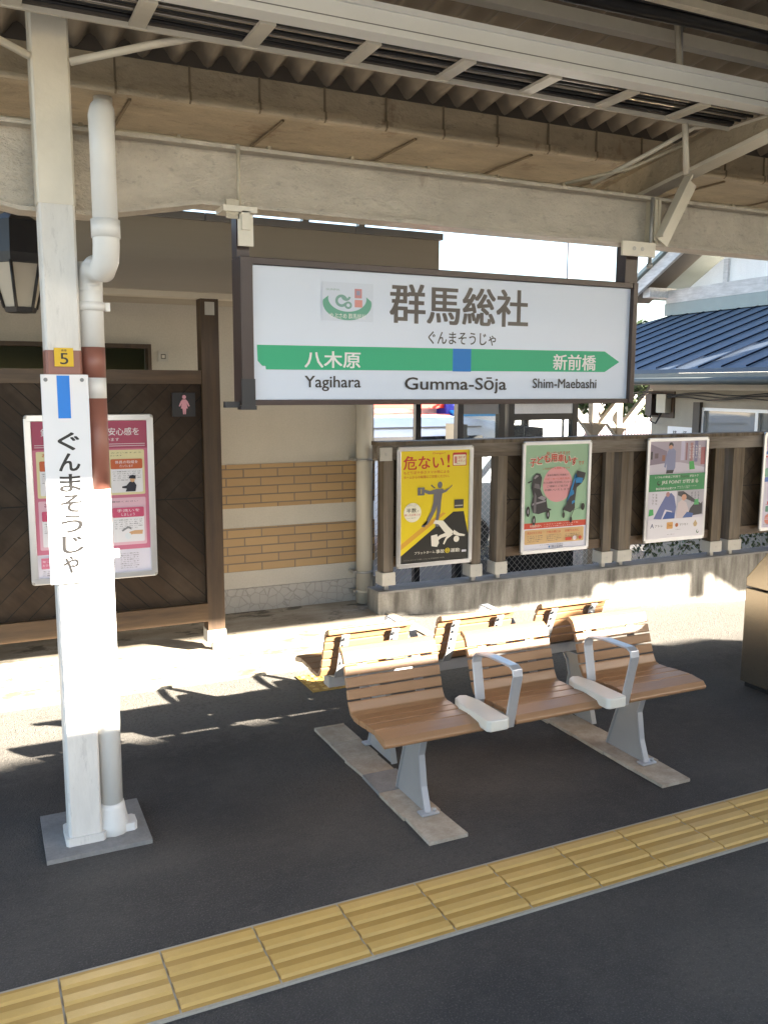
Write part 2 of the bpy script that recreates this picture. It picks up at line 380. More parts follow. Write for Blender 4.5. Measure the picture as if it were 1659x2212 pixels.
pl.add([(-14, .75, 0), (30, .75, 0), (30, .75, -1.12), (-14, .75, -1.12)], [(0, 1, 2, 3)], 'concrete_grey')
pl.add([(-14, 6.1, 0), (2.95, 6.1, 0), (2.95, 12, 0), (-14, 12, 0)], [(0, 1, 2, 3)], 'concrete_grey')
pl.add([(2.95, 6.1, 0), (2.95, 12, 0), (2.95, 12, -1.12), (2.95, 6.1, -1.12)], [(0, 1, 2, 3)], 'concrete_grey')
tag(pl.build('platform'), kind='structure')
# station-side concrete slab and its pale kerb strip
s_ = MB(); s_.box(-14, 2.86, 5.02, 6.5, -.05, .014, 'concrete_slab'); tag(s_.build('paving_slab'), kind='structure')
s_ = MB(); s_.prism([(2.862, 4.95), (2.965, 4.95), (2.90, 6.3), (2.862, 6.3)], -.05, .022, 'z', 'concrete_foot'); tag(s_.build('kerb_strip'), kind='structure')
dt = MB()
for i in range(2):
    dt.box(1.74+.302*i, 1.74+.302*i+.298, 4.60, 4.898, -.02, .006, 'tactile')
    for a in range(5):
        for b in range(5):
            cx_, cy_ = 1.74+.302*i+.03+.06*a, 4.63+.06*b
            dt.tube([(cx_, cy_, .006), (cx_, cy_, .011)], [.019, .012], 'tactile_bar', 10)
tag(dt.build('dotted_tactile_paving'), kind='structure')
cr = MB(); cr.prism([(3.95, 4.62), (5.6, 4.52), (5.6, 4.545), (3.95, 4.64)], -.2, .002, 'z', 'cable_black')
# ================================================================== TACTILE STRIP (tiles with raised bars)
tac = MB(); tac.box(-14, 14, 2.272, 2.592, -.02, .0085, 'tile_grout')
for i in range(-14, 40):
    x0 = .160+.2985*i
    tac.box(x0+.003, x0+.2955, 2.282, 2.582, -.01, .010, 'tactile')
    for j in range(4):
        y = 2.282+.3*(j+.5)/4
        tac.prism([(y-.024, .010), (y+.024, .010), (y+.016, .0165), (y-.016, .0165)], x0+.004, x0+.2945, 'x', 'tactile_bar')
tag(tac.build('tactile_paving'), kind='structure')
# ================================================================== CANOPY
can = thing('platform_canopy', (3, 3.5, 2.4), 'cream painted steel platform canopy with corrugated roof over the benches', 'canopy')
X0, X1 = -1.6, 15.0
def girder(mb, yc, prof_bot, ztop, w=.12, t=.014, m='cream_peeling'):
    # prof_bot: list of (x,z) bottom flange line
    pts = [(x, z) for x, z in prof_bot] + [(prof_bot[-1][0], ztop), (prof_bot[0][0], ztop)]
    mb.prism(pts, yc-.006, yc+.006, 'y', m)
    for (xa, za), (xb, zb) in zip(prof_bot[:-1], prof_bot[1:]):
        mb.prism([(xa, za), (xb, zb), (xb, zb-t), (xa, za-t)], yc-w/2, yc+w/2, 'y', m)
    mb.prism([(prof_bot[0][0], ztop), (prof_bot[-1][0], ztop), (prof_bot[-1][0], ztop+t), (prof_bot[0][0], ztop+t)], yc-w/2, yc+w/2, 'y', m)
mb = MB(); girder(mb, 3.50, [(X0, 2.455), (-.15, 2.455), (.22, 2.385), (.46, 2.385), (.86, 2.46), (X1, 2.46)], 2.66)
mb.build('main_girder', can)
mb = MB()
mb.box(3.075, 3.088, 3.43, 3.494, 2.47, 2.66, 'cream_paint'); mb.box(3.10, 3.113, 3.43, 3.494, 2.47, 2.66, 'cream_paint')
mb.build('stiffener_plate', can)
# gutter box with wrap seams
mb = MB(); gp = [(4.20, 3.07), (4.20, 3.19), (4.26, 3.20), (4.88, 3.20), (4.92, 3.12), (4.84, 3.045), (4.25, 3.035), (4.21, 3.045), (4.185, 3.055), (4.185, 3.075)]
mb.prism(gp, X0, X1, 'x', 'cream_gutter')
for i in range(-6, 43):
    x = .68+.3285*i+.0
    mb.prism([(4.180, 3.042), (4.180, 3.075), (4.192, 3.082), (4.194, 3.192), (4.2, 3.192), (4.2, 3.03)], x, x+.009, 'x', 'gutter_seam')
for i in range(-3, 19):
    x = .75+.72*i
    mb.box(x, x+.012, 4.25, 4.84, 3.024, 3.034, 'gutter_seam')
mb.tube([(X0, 4.20, 3.050), (X1, 4.20, 3.050)], .017, 'cream_gutter', 10)
mb.build('gutter', can)
mb = MB(); mb.box(X0, X1, 4.93, 4.95, 2.80, 3.12, 'soffit_dark'); mb.box(X0, X1, 4.88, 5.0, 2.785, 2.80, 'cream_gutter'); mb.build('rear_girder', can)
mb = MB(); mb.box(X0, X1, 4.21, 4.25, 3.195, 3.30, 'soffit_dark'); mb.build('closure_strip', can)
# corrugated roof
def rz(y): return 3.235+.145*(4.2-y)
mb = MB(); pitch = .146; n = 8; pts = []
nx = int((X1-X0)/pitch*n)
ysr = (-.1, 1.4, 2.8, 4.35)
vs = []
for y in ysr:
    for i in range(nx+1):
        x = X0+i*pitch/n; vs.append((x, y, rz(y)+.034*math.cos(2*math.pi*i/n)+ .0))
fs = [(j*(nx+1)+i, j*(nx+1)+i+1, (j+1)*(nx+1)+i+1, (j+1)*(nx+1)+i) for j in range(len(ysr)-1) for i in range(nx)]
mb.add(vs, fs, 'roof_sheet', True); mb.build('roof_sheet', can)
mb = MB(); vs = []
for y in (4.75, 6.0, 7.2):
    for i in range(nx+1): vs.append((X0+i*pitch/n, y, 3.24+.05*(y-4.75)+.034*math.cos(2*math.pi*i/n)))
fs = [(j*(nx+1)+i, j*(nx+1)+i+1, (j+1)*(nx+1)+i+1, (j+1)*(nx+1)+i) for j in range(1) for i in range(nx)]
mb.add(vs, fs, 'roof_sheet', True); mb.build('roof_sheet', can)
# purlins
for y, z, w_, h, m in ((3.08, 3.215, .05, .05, 'cream_light'), (2.62, 3.135, .035, .03, 'cream_paint'), (2.30, 3.38, .05, .06, 'cream_paint'), (1.5, 3.5, .05, .06, 'cream_paint'), (.7, 3.62, .05, .06, 'cream_paint')):
    mb = MB(); mb.prism([(y, z), (y+w_, z), (y+w_, z+.006), (y+.008, z+.006), (y+.008, z+h), (y, z+h)], X0, X1, 'x', m)
    mb.build('purlin', can)
# rafters
for xr in (-2.6, 3.3, 8.6):
    mb = MB()
    def seg(pa, pb, x0, x1, h, m):
        (ya, za), (yb, zb) = pa, pb
        mb.prism([(ya, za), (yb, zb), (yb, zb+h), (ya, za+h)], x0, x1, 'x', m)
    seg((4.2, 2.70), (.2, 3.28), xr-.006, xr+.006, .15, 'cream_gutter')
    seg((4.2, 2.84), (.2, 3.42), xr-.05, xr+.05, .012, 'cream_gutter')
    seg((4.2, 2.685), (.2, 3.265), xr-.05, xr+.05, .018, 'cream_light')
    mb.build('rafter', can)
mb = MB(); a = Vector((3.29, 0, 2.765)); b = Vector((3.12, 0, 2.465))
d = (b-a).normalized(); nn = Vector((-d.z, 0, d.x))*.042
mb.prism([(a.x+nn.x, a.z+nn.z), (b.x+nn.x, b.z+nn.z), (b.x-nn.x, b.z-nn.z), (a.x-nn.x, a.z-nn.z)], 3.425, 3.437, 'y', 'cream_light')
mb.prism([(a.x-nn.x, a.z-nn.z), (b.x-nn.x, b.z-nn.z), (b.x-nn.x*.8, b.z-nn.z*.8), (a.x-nn.x*.8, a.z-nn.z*.8)], 3.38, 3.425, 'y', 'cream_light')
mb.build('knee_brace', can)
# unseen fascia boards added at the track side, stepped to cut the sunlight
mb = MB(); mb.box(X0, 5.2, .28, .30, 3.12, 3.92, 'cream_paint'); mb.box(5.2, 8.6, .28, .30, 3.17, 3.92, 'cream_paint'); mb.box(8.6, 10.45, .28, .30, 3.13, 3.92, 'cream_paint')
mb.box(10.45, 11.55, .28, .30, 3.23, 3.92, 'cream_paint'); mb.box(11.55, 11.75, .28, .30, 3.0, 3.92, 'cream_paint')
mb.prism([(11.75, 3.24), (12.15, 3.02), (12.15, 3.92), (11.75, 3.92)], .28, .30, 'y', 'cream_paint'); mb.box(12.15, 15, .28, .30, 3.0, 3.92, 'cream_paint')
mb.build('sun_cut_fascia', can)
# ties and hanger rods
mb = MB(); mb.tube([(.40, 3.36, 2.86), (.66, 3.28, 2.93), (.90, 3.205, 2.985)], .014, 'cream_light', 8); mb.tube([(.27, 3.36, 2.86), (.02, 3.28, 2.93), (-.23, 3.205, 2.985)], .014, 'cream_light', 8); mb.build('tie_rod', can)
mb = MB(); mb.tube([(2.75, 3.0, 3.34), (2.79, 3.0, 3.04)], .012, 'cream_paint', 8); mb.build('hanger_rod', can)
mb = MB(); mb.tube([(2.78, 3.0, 3.34), (2.80, 3.0, 3.04)], .006, 'steel_dull', 8); mb.build('hanger_rod', can)
mb = MB(); mb.tube([(3.03, 3.21, 2.95), (3.08, 3.24, 2.74)], .014, 'cream_light', 8); mb.build('hanger_rod', can)
mb = MB(); mb.tube([(2.82, 3.6, 2.74), (3.0, 3.4, 2.86), (3.12, 3.25, 2.95), (3.35, 3.2, 3.0)], .011, 'cream_light', 8)
mb.tube([(2.62, 3.7, 2.72), (2.95, 3.48, 2.80), (3.15, 3.35, 2.9)], .009, 'cream_paint', 8); mb.build('tie_rod', can)
# conduits lying on the girder
mb = MB()
for y, z, r, m in ((3.55, 2.694, .014, 'cream_paint'), (3.60, 2.70, .011, 'rod_shiny'), (3.66, 2.705, .016, 'cream_gutter')):
    P = [(X0, y, z), (-.2, y, z+.01)] + [(x_*.35, y+.008*math.sin(x_*2.1), z+.004*math.sin(x_*1.3)) for x_ in range(0, 25)]
    mb.tube(P, r, m, 8)
for i in range(0, 26): mb.box(-1+.36*i, -.985+.36*i, 3.53, 3.70, 2.676, 2.712, 'cream_gutter')
mb.build('conduit', can)
mb = MB(); mb.box(X0, X1, 3.57, 3.84, 2.60, 2.672, 'cream_gutter'); mb.build('conduit_tray', can)
# pole of the canopy, footing
pole = MB(); pole.box(.275, .395, 3.352, 3.472, 0, 1.38, 'white_pole', .008); pole.box(.274, .396, 3.351, 3.473, 1.38, 1.885, 'brown_red', .008)
pole.box(.275, .395, 3.352, 3.472, 1.885, 2.385, 'white_pole', .008); pole.box(.272, .398, 3.349, 3.475, 2.385, 3.25, 'cream_light', .008)
pole.box(.262, .408, 3.342, 3.484, 0.0, .05, 'white_pole', .01)
pole.build('pole', can, bevel=0)
ft = MB(); ft.prism([(.185, 3.275), (.57, 3.275), (.575, 3.65), (.19, 3.65)], -.05, .018, 'z', 'concrete_grey')
tag(ft.build('pole_footing'), 'grey concrete footing under the white pole and its drain pipe', 'footing')
# drain pipe
dp = thing('drain_pipe', (.435, 3.42, 0), 'white and brown round drain pipe with an elbow beside the white pole', 'drain pipe')
PX, PY = .442, 3.415
def pipe_seg(z0, z1, m, r=.0435):
    b_ = MB(); b_.tube([(PX, PY, z0), (PX, PY, z1)], r, m, 24); return b_
mb = pipe_seg(.06, 1.38, 'white_pvc'); tmp = pipe_seg(1.78, 1.85, 'white_pvc', .0458); mb2 = pipe_seg(1.15, 1.72, 'brown_red')
for o_, b_ in ((mb, tmp),):
    pass
mb.tube([(PX, PY, 1.38), (PX, PY, 1.715)], .0435, 'brown_red', 24); mb.tube([(PX, PY, 1.715), (PX, PY, 1.79)], .0435, 'white_pvc', 24)
mb.tube([(PX, PY, 1.79), (PX, PY, 1.90)], .0435, 'brown_red', 24); mb.tube([(PX, PY, 1.90), (PX, PY, 2.20)], .0435, 'white_pvc', 24)
mb.build('lower_pipe', dp)
UX, UY = .475, 3.215
mb = MB(); mb.tube([(PX, PY, 2.10), (PX, PY, 2.13), (PX+.003, PY-.02, 2.165), (PX+.012, PY-.075, 2.175), (UX-.008, UY+.05, 2.16), (UX-.001, UY+.012, 2.19), (UX, UY, 2.235), (UX, UY, 2.27)], .0445, 'white_pvc', 24, caps=False)
mb.tube([(UX, UY, 2.26), (UX, UY, 2.32)], .0485, 'white_pvc', 24); mb.build('elbow', dp)
mb = MB(); mb.tube([(UX, UY, 2.26), (UX, UY, 2.60), (UX, UY+.012, 2.655), (UX+.01, UY+.05, 2.685), (UX+.035, UY+.2, 2.69), (UX+.16, 4.25, 2.71), (UX+.17, 4.3, 3.05)], [.042, .042, .042, .042, .042, .042, .042], 'white_pvc', 24); mb.build('upper_pipe', dp)
mb = MB(); mb.tube([(PX, PY, .0), (PX, PY, .055), (PX, PY, .12), (PX, PY, .14)], [.064, .062, .050, .046], 'white_pvc', 12); mb.box(PX+.0, PX+.09, PY-.04, PY+.04, .0, .05, 'white_pvc', .012); mb.build('pipe_foot', dp)
for z in (1.115, 2.03):
    mb = MB(); mb.tube([(PX, PY, z), (PX, PY, z+.03)], .0505, 'white_pvc', 24); mb.box(PX+.03, PX+.066, PY-.01, PY+.012, z, z+.03, 'white_pvc'); mb.build('clamp', dp)
# ================================================================== CABLE RACK
cr_ = thing('cable_rack', (2, 3.1, 2.95), 'ladder cable rack of cream rungs carrying black cables below the corrugated roof', 'cable rack')
mb = MB(); mb.prism([(3.20, 2.945), (3.212, 2.945), (3.212, 2.985), (3.20, 2.985)], X0, X1, 'x', 'cream_light'); mb.build('side_rail', cr_)
for i in range(-5, 36):
    mb = MB(); x = .60+.388*i; mb.box(x-.028, x+.028, 2.985, 3.1995, 2.950, 2.962, 'cream_light'); mb.build('rung', cr_)
mb = MB()
for i in range(16):
    y = 3.0+.012*i; z = 2.972+.012*(i % 3); P = [(X0+.5*j, y+.005*math.sin(j*1.3+i), z+.006*math.sin(j*.9+i*2)) for j in range(33)]
    mb.tube(P, .0055 if i % 3 else .0075, 'rod_shiny' if i in (3, 9) else 'cable_black', 6)
mb.box(X0, X1, 3.185, 3.199, 2.962, 3.03, 'soffit_dark')
mb.build('cable', cr_)
wd = thing('light_duct', (2, 2.96, 2.95), 'long white metal wiring duct running beneath the corrugated roof', 'duct')
mb = MB(); mb.prism([(2.975, 2.955), (2.975, 3.047), (2.90, 3.047), (2.90, 2.955)], X0, X1, 'x', 'white_duct'); mb.build('duct_body', wd)
mb = MB()
mb.prism([(2.976, 0), (2.976, 0), (2.976, 0)], 0, 0, 'x', 'white_duct') if False else None
mb.prism([(2.897, 2.978), (2.8999, 2.978), (2.8999, 2.981), (2.897, 2.981)], X0, X1, 'x', 'flashing_grey')
mb.prism([(2.888, 3.030), (2.8999, 3.030), (2.8999, 3.050), (2.888, 3.050)], X0, X1, 'x', 'white_duct')
mb.prism([(2.892, 2.952), (2.8999, 2.952), (2.8999, 2.975), (2.892, 2.975)], X0, X1, 'x', 'white_duct')
mb.build('duct_cover', wd)
bc = MB(); P = [(X0+.25*j, 2.86+.01*math.sin(j), 3.215+.008*math.sin(j*.7)) for j in range(65)]; bc.tube(P, .032, 'cable_black', 12)
for j in range(0, 300): 
    pass
bc.tube([(p[0], p[1]-.045, p[2]+.012*math.sin(i*.5)) for i, p in enumerate(P)], .012, 'cable_black', 8)
bc.tube([(p[0], p[1]+.05, p[2]-.0) for i, p in enumerate(P)], .010, 'cable_black', 8)
tag(bc.build('cable_bundle'), 'thick black corrugated cable bundle fixed along the roof purlin', 'cable')
# ================================================================== STATION NAME SIGN
SY = 3.44
sg = thing('station_sign', (2.0, SY, 1.69), 'large hanging white station name sign with green arrow band in a brown frame', 'station sign')
mb = MB()
mb.box(1.005, 1.055, SY-.02, SY+.10, 1.685, 2.262, 'sign_brown'); mb.box(2.958, 2.985, SY-.02, SY+.10, 1.685, 2.262, 'sign_brown')
mb.box(1.055, 2.958, SY-.015, SY+.10, 2.236, 2.262, 'sign_brown'); mb.box(1.055, 2.958, SY-.015, SY+.10, 1.685, 1.706, 'sign_brown')
mb.build('frame', sg, bevel=.002)
mb = MB(); mb.box(1.056, 2.957, SY+.003, SY+.095, 1.707, 2.235, ink('e2ecfb', .86, 1)); mb.build('light_box', sg)
SX0, SZ0, SW, SH = 1.055, 1.706, 1.903, .53
art = Art((SX0, SY+.002, SZ0), (1, 0, 0), (0, 0, 1), SW, SH)
U = lambda x: (x-SX0)/SW
V = lambda z: (z-SZ0)/SH
GR = ink('2fb583', .85, 0); BK = ink('3a3432', .8, 1); WH = ink('f2f5f2', .85, 1)
art.poly([(U(1.11), V(1.828)), (U(2.818), V(1.835)), (U(2.905), V(1.884)), (U(2.814), V(1.933)), (U(1.074), V(1.925)), (U(1.076), V(1.862)), (U(1.095), V(1.842)), (U(1.108), V(1.842))], GR)
art.rect(U(1.972), V(1.829), U(2.066), V(1.929), ink('0082d8', .75, 0))
art.text('群馬総社', U(1.663), V(2.033), U(2.362), V(2.195), ink('4a423e', .8, 1), .045)
art.text('ぐんまそうじゃ', U(1.848), V(1.946), U(2.193), V(2.001), BK, .03)
art.text('八木原', U(1.276), V(1.838), U(1.524), V(1.905), WH, .04)
art.text('新前橋', U(2.513), V(1.842), U(2.760), V(1.914), WH, .04)
art.text('Yagihara', U(1.275), V(1.742), U(1.525), V(1.804), BK, .05)
art.text('Gumma-Sōja', U(1.735), V(1.732), U(2.254), V(1.804), BK, .05)
art.text('Shim-Maebashi', U(2.399), V(1.757), U(2.768), V(1.801), BK, .05)
# emblem: pale plate with a green bowl-shaped swoosh
art.rect(U(1.352), V(2.03), U(1.582), V(2.186), ink('dde7f6', .82, 1))
def arc(cx, cy, r1, r2, y2, t0, t1, n=24, sy=1):
    o_ = [(U(cx+r1*math.cos(R(t0+(t1-t0)*i/n))), V(cy+sy*r1*math.sin(R(t0+(t1-t0)*i/n)))) for i in range(n+1)]
    i_ = [(U(cx+r2*math.cos(R(t1-(t1-t0)*i/n))), V(cy+y2+sy*r2*math.sin(R(t1-(t1-t0)*i/n)))) for i in range(n+1)]
    return o_, i_
def ring(cx, cy, ro, ri, dy, t0, t1, m, sy=.62):
    o_, i_ = arc(cx, cy, ro, ri, dy, t0, t1, sy=sy); n = len(o_); art.k += 1
    vs = [art.pt(*p) for p in o_] + [art.pt(*p) for p in i_[::-1]]
    art.add(vs, [(i, i+1, n+i+1, n+i) for i in range(n-1)], m)
ring(1.465, 2.102, .110, .086, .020, 170, 370, ink('5fae93', .8, 1))
art.text('やぶさめ 群馬総社', U(1.385), V(2.040), U(1.548), V(2.062), WH, .01)
art.text('GUNMA', U(1.37), V(2.152), U(1.43), V(2.160), ink('8fb5ac', .8, 1), .01)
GM = ink('7fb0a4', .8, 1)
ring(1.438, 2.112, .028, .016, 0, 20, 330, GM, .9); ring(1.468, 2.095, .017, .008, 0, 0, 359, GM, .9); ring(1.458, 2.132, .022, .012, 0, 200, 350, GM, .9)
art.rect(U(1.497), V(2.125), U(1.53), V(2.163), ink('d78f92', .8, 1)); art.rect(U(1.497), V(2.088), U(1.532), V(2.118), ink('e89a90', .8, 1))
art.rect(U(1.505), V(2.137), U(1.522), V(2.155), ink('9aa0bd', .8, 1))
art.build('lettering', sg)
for xa, nm in ((1.004, 'l'), (2.935, 'r')):
    mb = MB(); mb.box(xa, xa+.05 if xa < 2 else xa+.075, SY+.02, SY+.09, 2.263, 2.43 if xa < 2 else 2.44, 'sign_brown'); mb.build('hanger_post', sg)
mb = MB(); mb.box(.955, 1.005, SY-.02, SY-.01, 2.40, 2.47, 'cream_paint'); mb.box(1.0, 1.06, SY-.02, SY-.01, 2.30, 2.42, 'cream_light'); mb.box(1.012, 1.045, SY-.03, SY-.02, 2.36, 2.43, 'cream_light')
mb.box(.94, 1.075, SY-.03, SY+.08, 2.425, 2.447, 'cream_light'); mb.build('hanger_bracket', sg)
mb = MB(); mb.tube([(1.01, SY, 2.44), (1.01, SY, 2.68)], .008, 'cream_paint', 8); mb.build('hanger_rod', sg)
mb = MB(); mb.box(2.87, 3.07, SY-.03, SY-.018, 2.385, 2.452, 'cream_light')
for x in (2.94, 2.99): mb.tube([(x, SY-.032, 2.42), (x, SY-.018, 2.42)], .010, 'steel_dull', 8)
mb.build('hanger_bracket', sg)
mb = MB(); mb.tube([(3.065, SY, 2.67), (3.065, SY, 2.36)], .009, 'steel_dull', 8); mb.tube([(3.095, SY, 2.67), (3.095, SY, 2.455)], .009, 'cream_paint', 8); mb.tube([(3.065, SY, 2.36), (3.065, SY, 2.34)], .014, 'steel_dull', 8); mb.build('hanger_rod', sg)
mb = MB(); mb.box(.995, 1.06, SY-.03, SY+.02, 1.668, 1.684, 'black_metal'); mb.box(.94, 1.0, SY+.0, SY+.03, 1.676, 1.70, 'black_metal'); mb.box(1.0, 1.056, SY-.028, SY-.0201, 1.684, 1.79, 'black_metal'); mb.build('corner_bracket', sg)
# ================================================================== SIGNS ON THE POLE
bs = thing('name_board', (.332, 3.34, 1.05), 'narrow vertical white name board with blue block on the white pole', 'sign')
mb = MB(); mb.box(.252, .412, 3.332, 3.342, 1.045, 1.80, ink('eef1f6', .82, .6)); mb.build('board', bs, bevel=.002)
art = Art((.252, 3.3315, 1.045), (1, 0, 0), (0, 0, 1), .16, .755)
art.rect(.33, .795, .60, .995, ink('0086ee', .8)); 
for i, ch in enumerate('ぐんまそうじゃ'):
    hgt = .083; v1_ = .728-.099*i
    art.text(ch, .30, v1_-hgt, .30+(.44 if i != 6 else .32), v1_, ink('1c1a1a', .8), .05)
for u in (.10, .86): art.disc(u, .975, .045, ink('8a8d90', .8), n=10)
art.build('lettering', bs)
yp = thing('number_plate', (.33, 3.345, 1.83), 'small yellow plate with a black number 5 on the pole', 'sign')
mb = MB(); mb.box(.302, .366, 3.343, 3.3505, 1.828, 1.893, ink('f0c400', .8)); mb.build('plate', yp)
art = Art((.302, 3.3425, 1.828), (1, 0, 0), (0, 0, 1), .064, .065); art.text('5', .3, .12, .72, .72, ink('1d1a10', .8), .03); art.text('乗車', .36, .8, .66, .92, ink('1d1a10', .8), .01); art.build('lettering', yp)
# ================================================================== PARTITION (screen in front of toilets)
pt = thing('toilet_screen', (.4, 5.6, 0), 'dark brown chevron board screen wall in front of the toilets', 'screen')
mb = MB(); mb.box(-3.0, 1.375, 5.615, 5.645, .34, 1.77, 'chevron_partition'); mb.build('board_panel', pt)
mb = MB(); mb.box(-3.0, 1.378, 5.59, 5.68, 1.77, 1.855, 'wood_rail'); mb.build('top_rail', pt)
mb = MB(); mb.box(-3.0, 1.378, 5.57, 5.68, .225, .345, 'wood_rail'); mb.build('bottom_rail', pt)
mb = MB(); mb.box(1.379, 1.492, 5.58, 5.69, .16, 2.30, 'wood_post'); mb.build('post', pt)
mb = MB(); mb.box(-1.2, -1.09, 5.58, 5.69, .16, 2.30, 'wood_post'); mb.build('post', pt)
mb = MB(); mb.box(1.374, 1.497, 5.575, 5.695, .075, .16, 'plate_white'); mb.build('post_shoe', pt)
mb = MB(); mb.box(1.415, 1.455, 5.61, 5.65, .0, .075, 'steel_dull'); mb.build('post_foot', pt)
mb = MB(); mb.box(1.405, 1.465, 5.573, 5.579, 2.20, 2.28, 'plate_white'); mb.build('plate', pt)
ws = thing('toilet_sign', (1.26, 5.61, 1.56), 'square black sign with a pink female figure on the dark screen', 'sign')
mb = MB(); mb.box(1.19, 1.335, 5.600, 5.614, 1.565, 1.715, 'black_metal'); mb.build('plate', ws)
art = Art((1.19, 5.5995, 1.565), (1, 0, 0), (0, 0, 1), .145, .15); PK = ink('d59aa8', .9)
art.disc(.52, .82, .085, PK); art.poly([(.44, .72), (.60, .72), (.67, .64), (.76, .44), (.70, .42), (.62, .56), (.67, .34), (.60, .34), (.58, .10), (.53, .10), (.52, .34), (.51, .10), (.46, .10), (.44, .34), (.37, .34), (.42, .56), (.34, .42), (.28, .44), (.37, .64)], PK); art.build('figure', ws)
# poster frames
def frame_parts(t, x0, x1, yf, z0, z1, fw=.032):
    mb = MB(); r = .02
    for a in ((x0, x1, z0, z0+fw), (x0, x1, z1-fw, z1)): mb.box(a[0]+r*.6, a[1]-r*.6, yf, yf+.022, a[2], a[3], 'aluminium')
    for a in ((x0, x0+fw), (x1-fw, x1)): mb.box(a[0], a[1], yf+.001, yf+.021, z0+r, z1-r, 'aluminium')
    for cx, cz, t0 in ((x0+r, z0+r, 180), (x1-r, z0+r, 270), (x1-r, z1-r, 0), (x0+r, z1-r, 90)):
        mb.prism([(cx+r*math.cos(R(t0+15*i)), cz+r*math.sin(R(t0+15*i))) for i in range(7)] + [(cx, cz)], yf-.0015, yf+.020, 'y', 'steel_dull')
    mb.build('frame', t, bevel=.004)
    mb = MB(); mb.box(x0+fw, x1-fw, yf+.012, yf+.019, z0+fw, z1-fw, ink('eef0f2', .8)); mb.build('backing', t)
    return Art((x0+fw, yf+.0115, z0+fw), (1, 0, 0), (0, 0, 1), x1-x0-2*fw, z1-z0-2*fw)
# pink poster
t = thing('notice_poster', (.67, 5.58, .57), 'wide silver framed pink notice poster on the dark toilet screen', 'poster', 'framed posters along the platform')
A = frame_parts(t, .315, 1.065, 5.585, .56, 1.585, .04)
PKd = ink('b8506e', .8); PKm = ink('dd7f9c', .8); PKl = ink('f3c6d6', .8); CR = ink('f0e6b4', .8); OR = ink('d3683c', .8); W_ = ink('f1eff4', .85); TX = ink('555058', .8)
A.rect(0, 0, 1, 1, ink('e4e0ee', .85)); A.rect(.0, .15, 1, 1, PKm); A.rect(0, .82, 1, 1, PKd)
A.text('鉄道に、変わらぬ安心感を', .08, .905, .93, .955, W_, .02); A.text('取り組みを進めています', .3, .868, .75, .89, W_, .0)
A.rect(.02, .848, .98, .851, W_); A.rect(.02, .835, .98, .838, W_)
A.rrect(.03, .515, .97, .81, .012, CR); A.rrect(.03, .18, .97, .495, .012, PKl)
A.text('お客さまへ', .08, .775, .32, .80, OR, .02); A.lines(.36, .765, .94, .80, 2, TX, 1)
A.text('お願い', .08, .455, .26, .483, PKd, .02); A.lines(.34, .44, .9, .48, 2, TX, 2)
for r_, (v0, v1, c) in enumerate(((.53, .75, OR), (.20, .43, ink('d8557c', .8)))):
    for q_ in range(3):
        u0 = .055+.305*q_; A.rrect(u0, v0, u0+.285, v1, .012, W_); A.rrect(u0, v1-.065, u0+.285, v1, .012, c)
        A.text(['換気の実施', '車内の消毒', '係員の取組を'][q_] if r_ == 0 else ['マスクを', '会話を控え', '手洗いを'][q_], u0+.04, v1-.03, u0+.245, v1-.01, W_, .01); A.text('行っています' if r_ == 0 else 'しましょう', u0+.08, v1-.055, u0+.2, v1-.037, W_, .01)
        A.lines(u0+.015, v1-.145, u0+.27, v1-.075, 5, TX, 3+q_)
# little pictures: officer and hand washing
DK = ink('2b2a3a', .8); SK = ink('e3b487', .8)
A.poly([(.79, .535), (.88, .535), (.89, .575), (.87, .60), (.83, .60), (.80, .575), (.76, .57), (.76, .56), (.80, .555)], DK); A.disc(.855, .612, .022, SK); A.poly([(.82, .622), (.885, .618), (.885, .638), (.86, .645), (.83, .64)], DK)
A.poly([(.80, .235), (.84, .25), (.93, .248), (.935, .275), (.86, .275), (.82, .268), (.78, .25)], SK); A.disc(.80, .24, .03, ink('e8eef5', .85)); A.poly([(.74, .28), (.80, .305), (.83, .295), (.83, .28), (.80, .292), (.75, .27)], ink('8d8f95', .8))
A.poly([(.46, .215), (.56, .215), (.57, .26), (.51, .285), (.45, .26)], ink('f0d08a', .8))
A.rect(.03, .06, .28, .13, PKm); A.lines(.04, .07, .27, .12, 2, W_, 8); A.lines(.04, .01, .27, .05, 3, TX, 8)
for u in (.31, .50, .72): A.lines(u, .02, u+.17, .13, 8, TX, int(u*100))
A.build('print', t)
# small corner sign
t = thing('room_plate', (1.3, 6.4, 1.95), 'tiny square white plate on the toilet wall beside the opening', 'plate')
mb = MB(); mb.box(1.29, 1.36, 6.488, 6.499, 1.93, 2.0, 'plate_white'); mb.build('plate', t); art = Art((1.29, 6.4875, 1.93), (1, 0, 0), (0, 0, 1), .07, .07); art.rect(.25, .25, .75, .75, ink('55524c', .8)); art.rect(.35, .35, .65, .65, ink('ddd8cc', .8)); art.build('symbol', t)
# ================================================================== TOILET BUILDING
tb = thing('toilet_building', (0, 6.5, 0), 'beige walled toilet building with yellow brick tile bands and flat roof', 'building')
BX0, BX1 = -4.0, 3.0; WY = 6.5
def wallband(name, z0, z1, m, yo=0):
    mb = MB(); mb.box(BX0, BX1+yo, WY-yo, WY+.25, z0, z1, m); return mb.build(name, tb)
wallband('stone_plinth', 0, .20, 'crackle_stone', .012)
wallband('render_band', .20, .335, 'plaster_white' if 0 else 'plaster_beige')
wallband('tile_band', .335, .675, 'brick_tile', .006)
wallband('render_band', .675, .83, 'plaster_beige')
wallband('tile_band', .83, 1.165, 'brick_tile', .006)
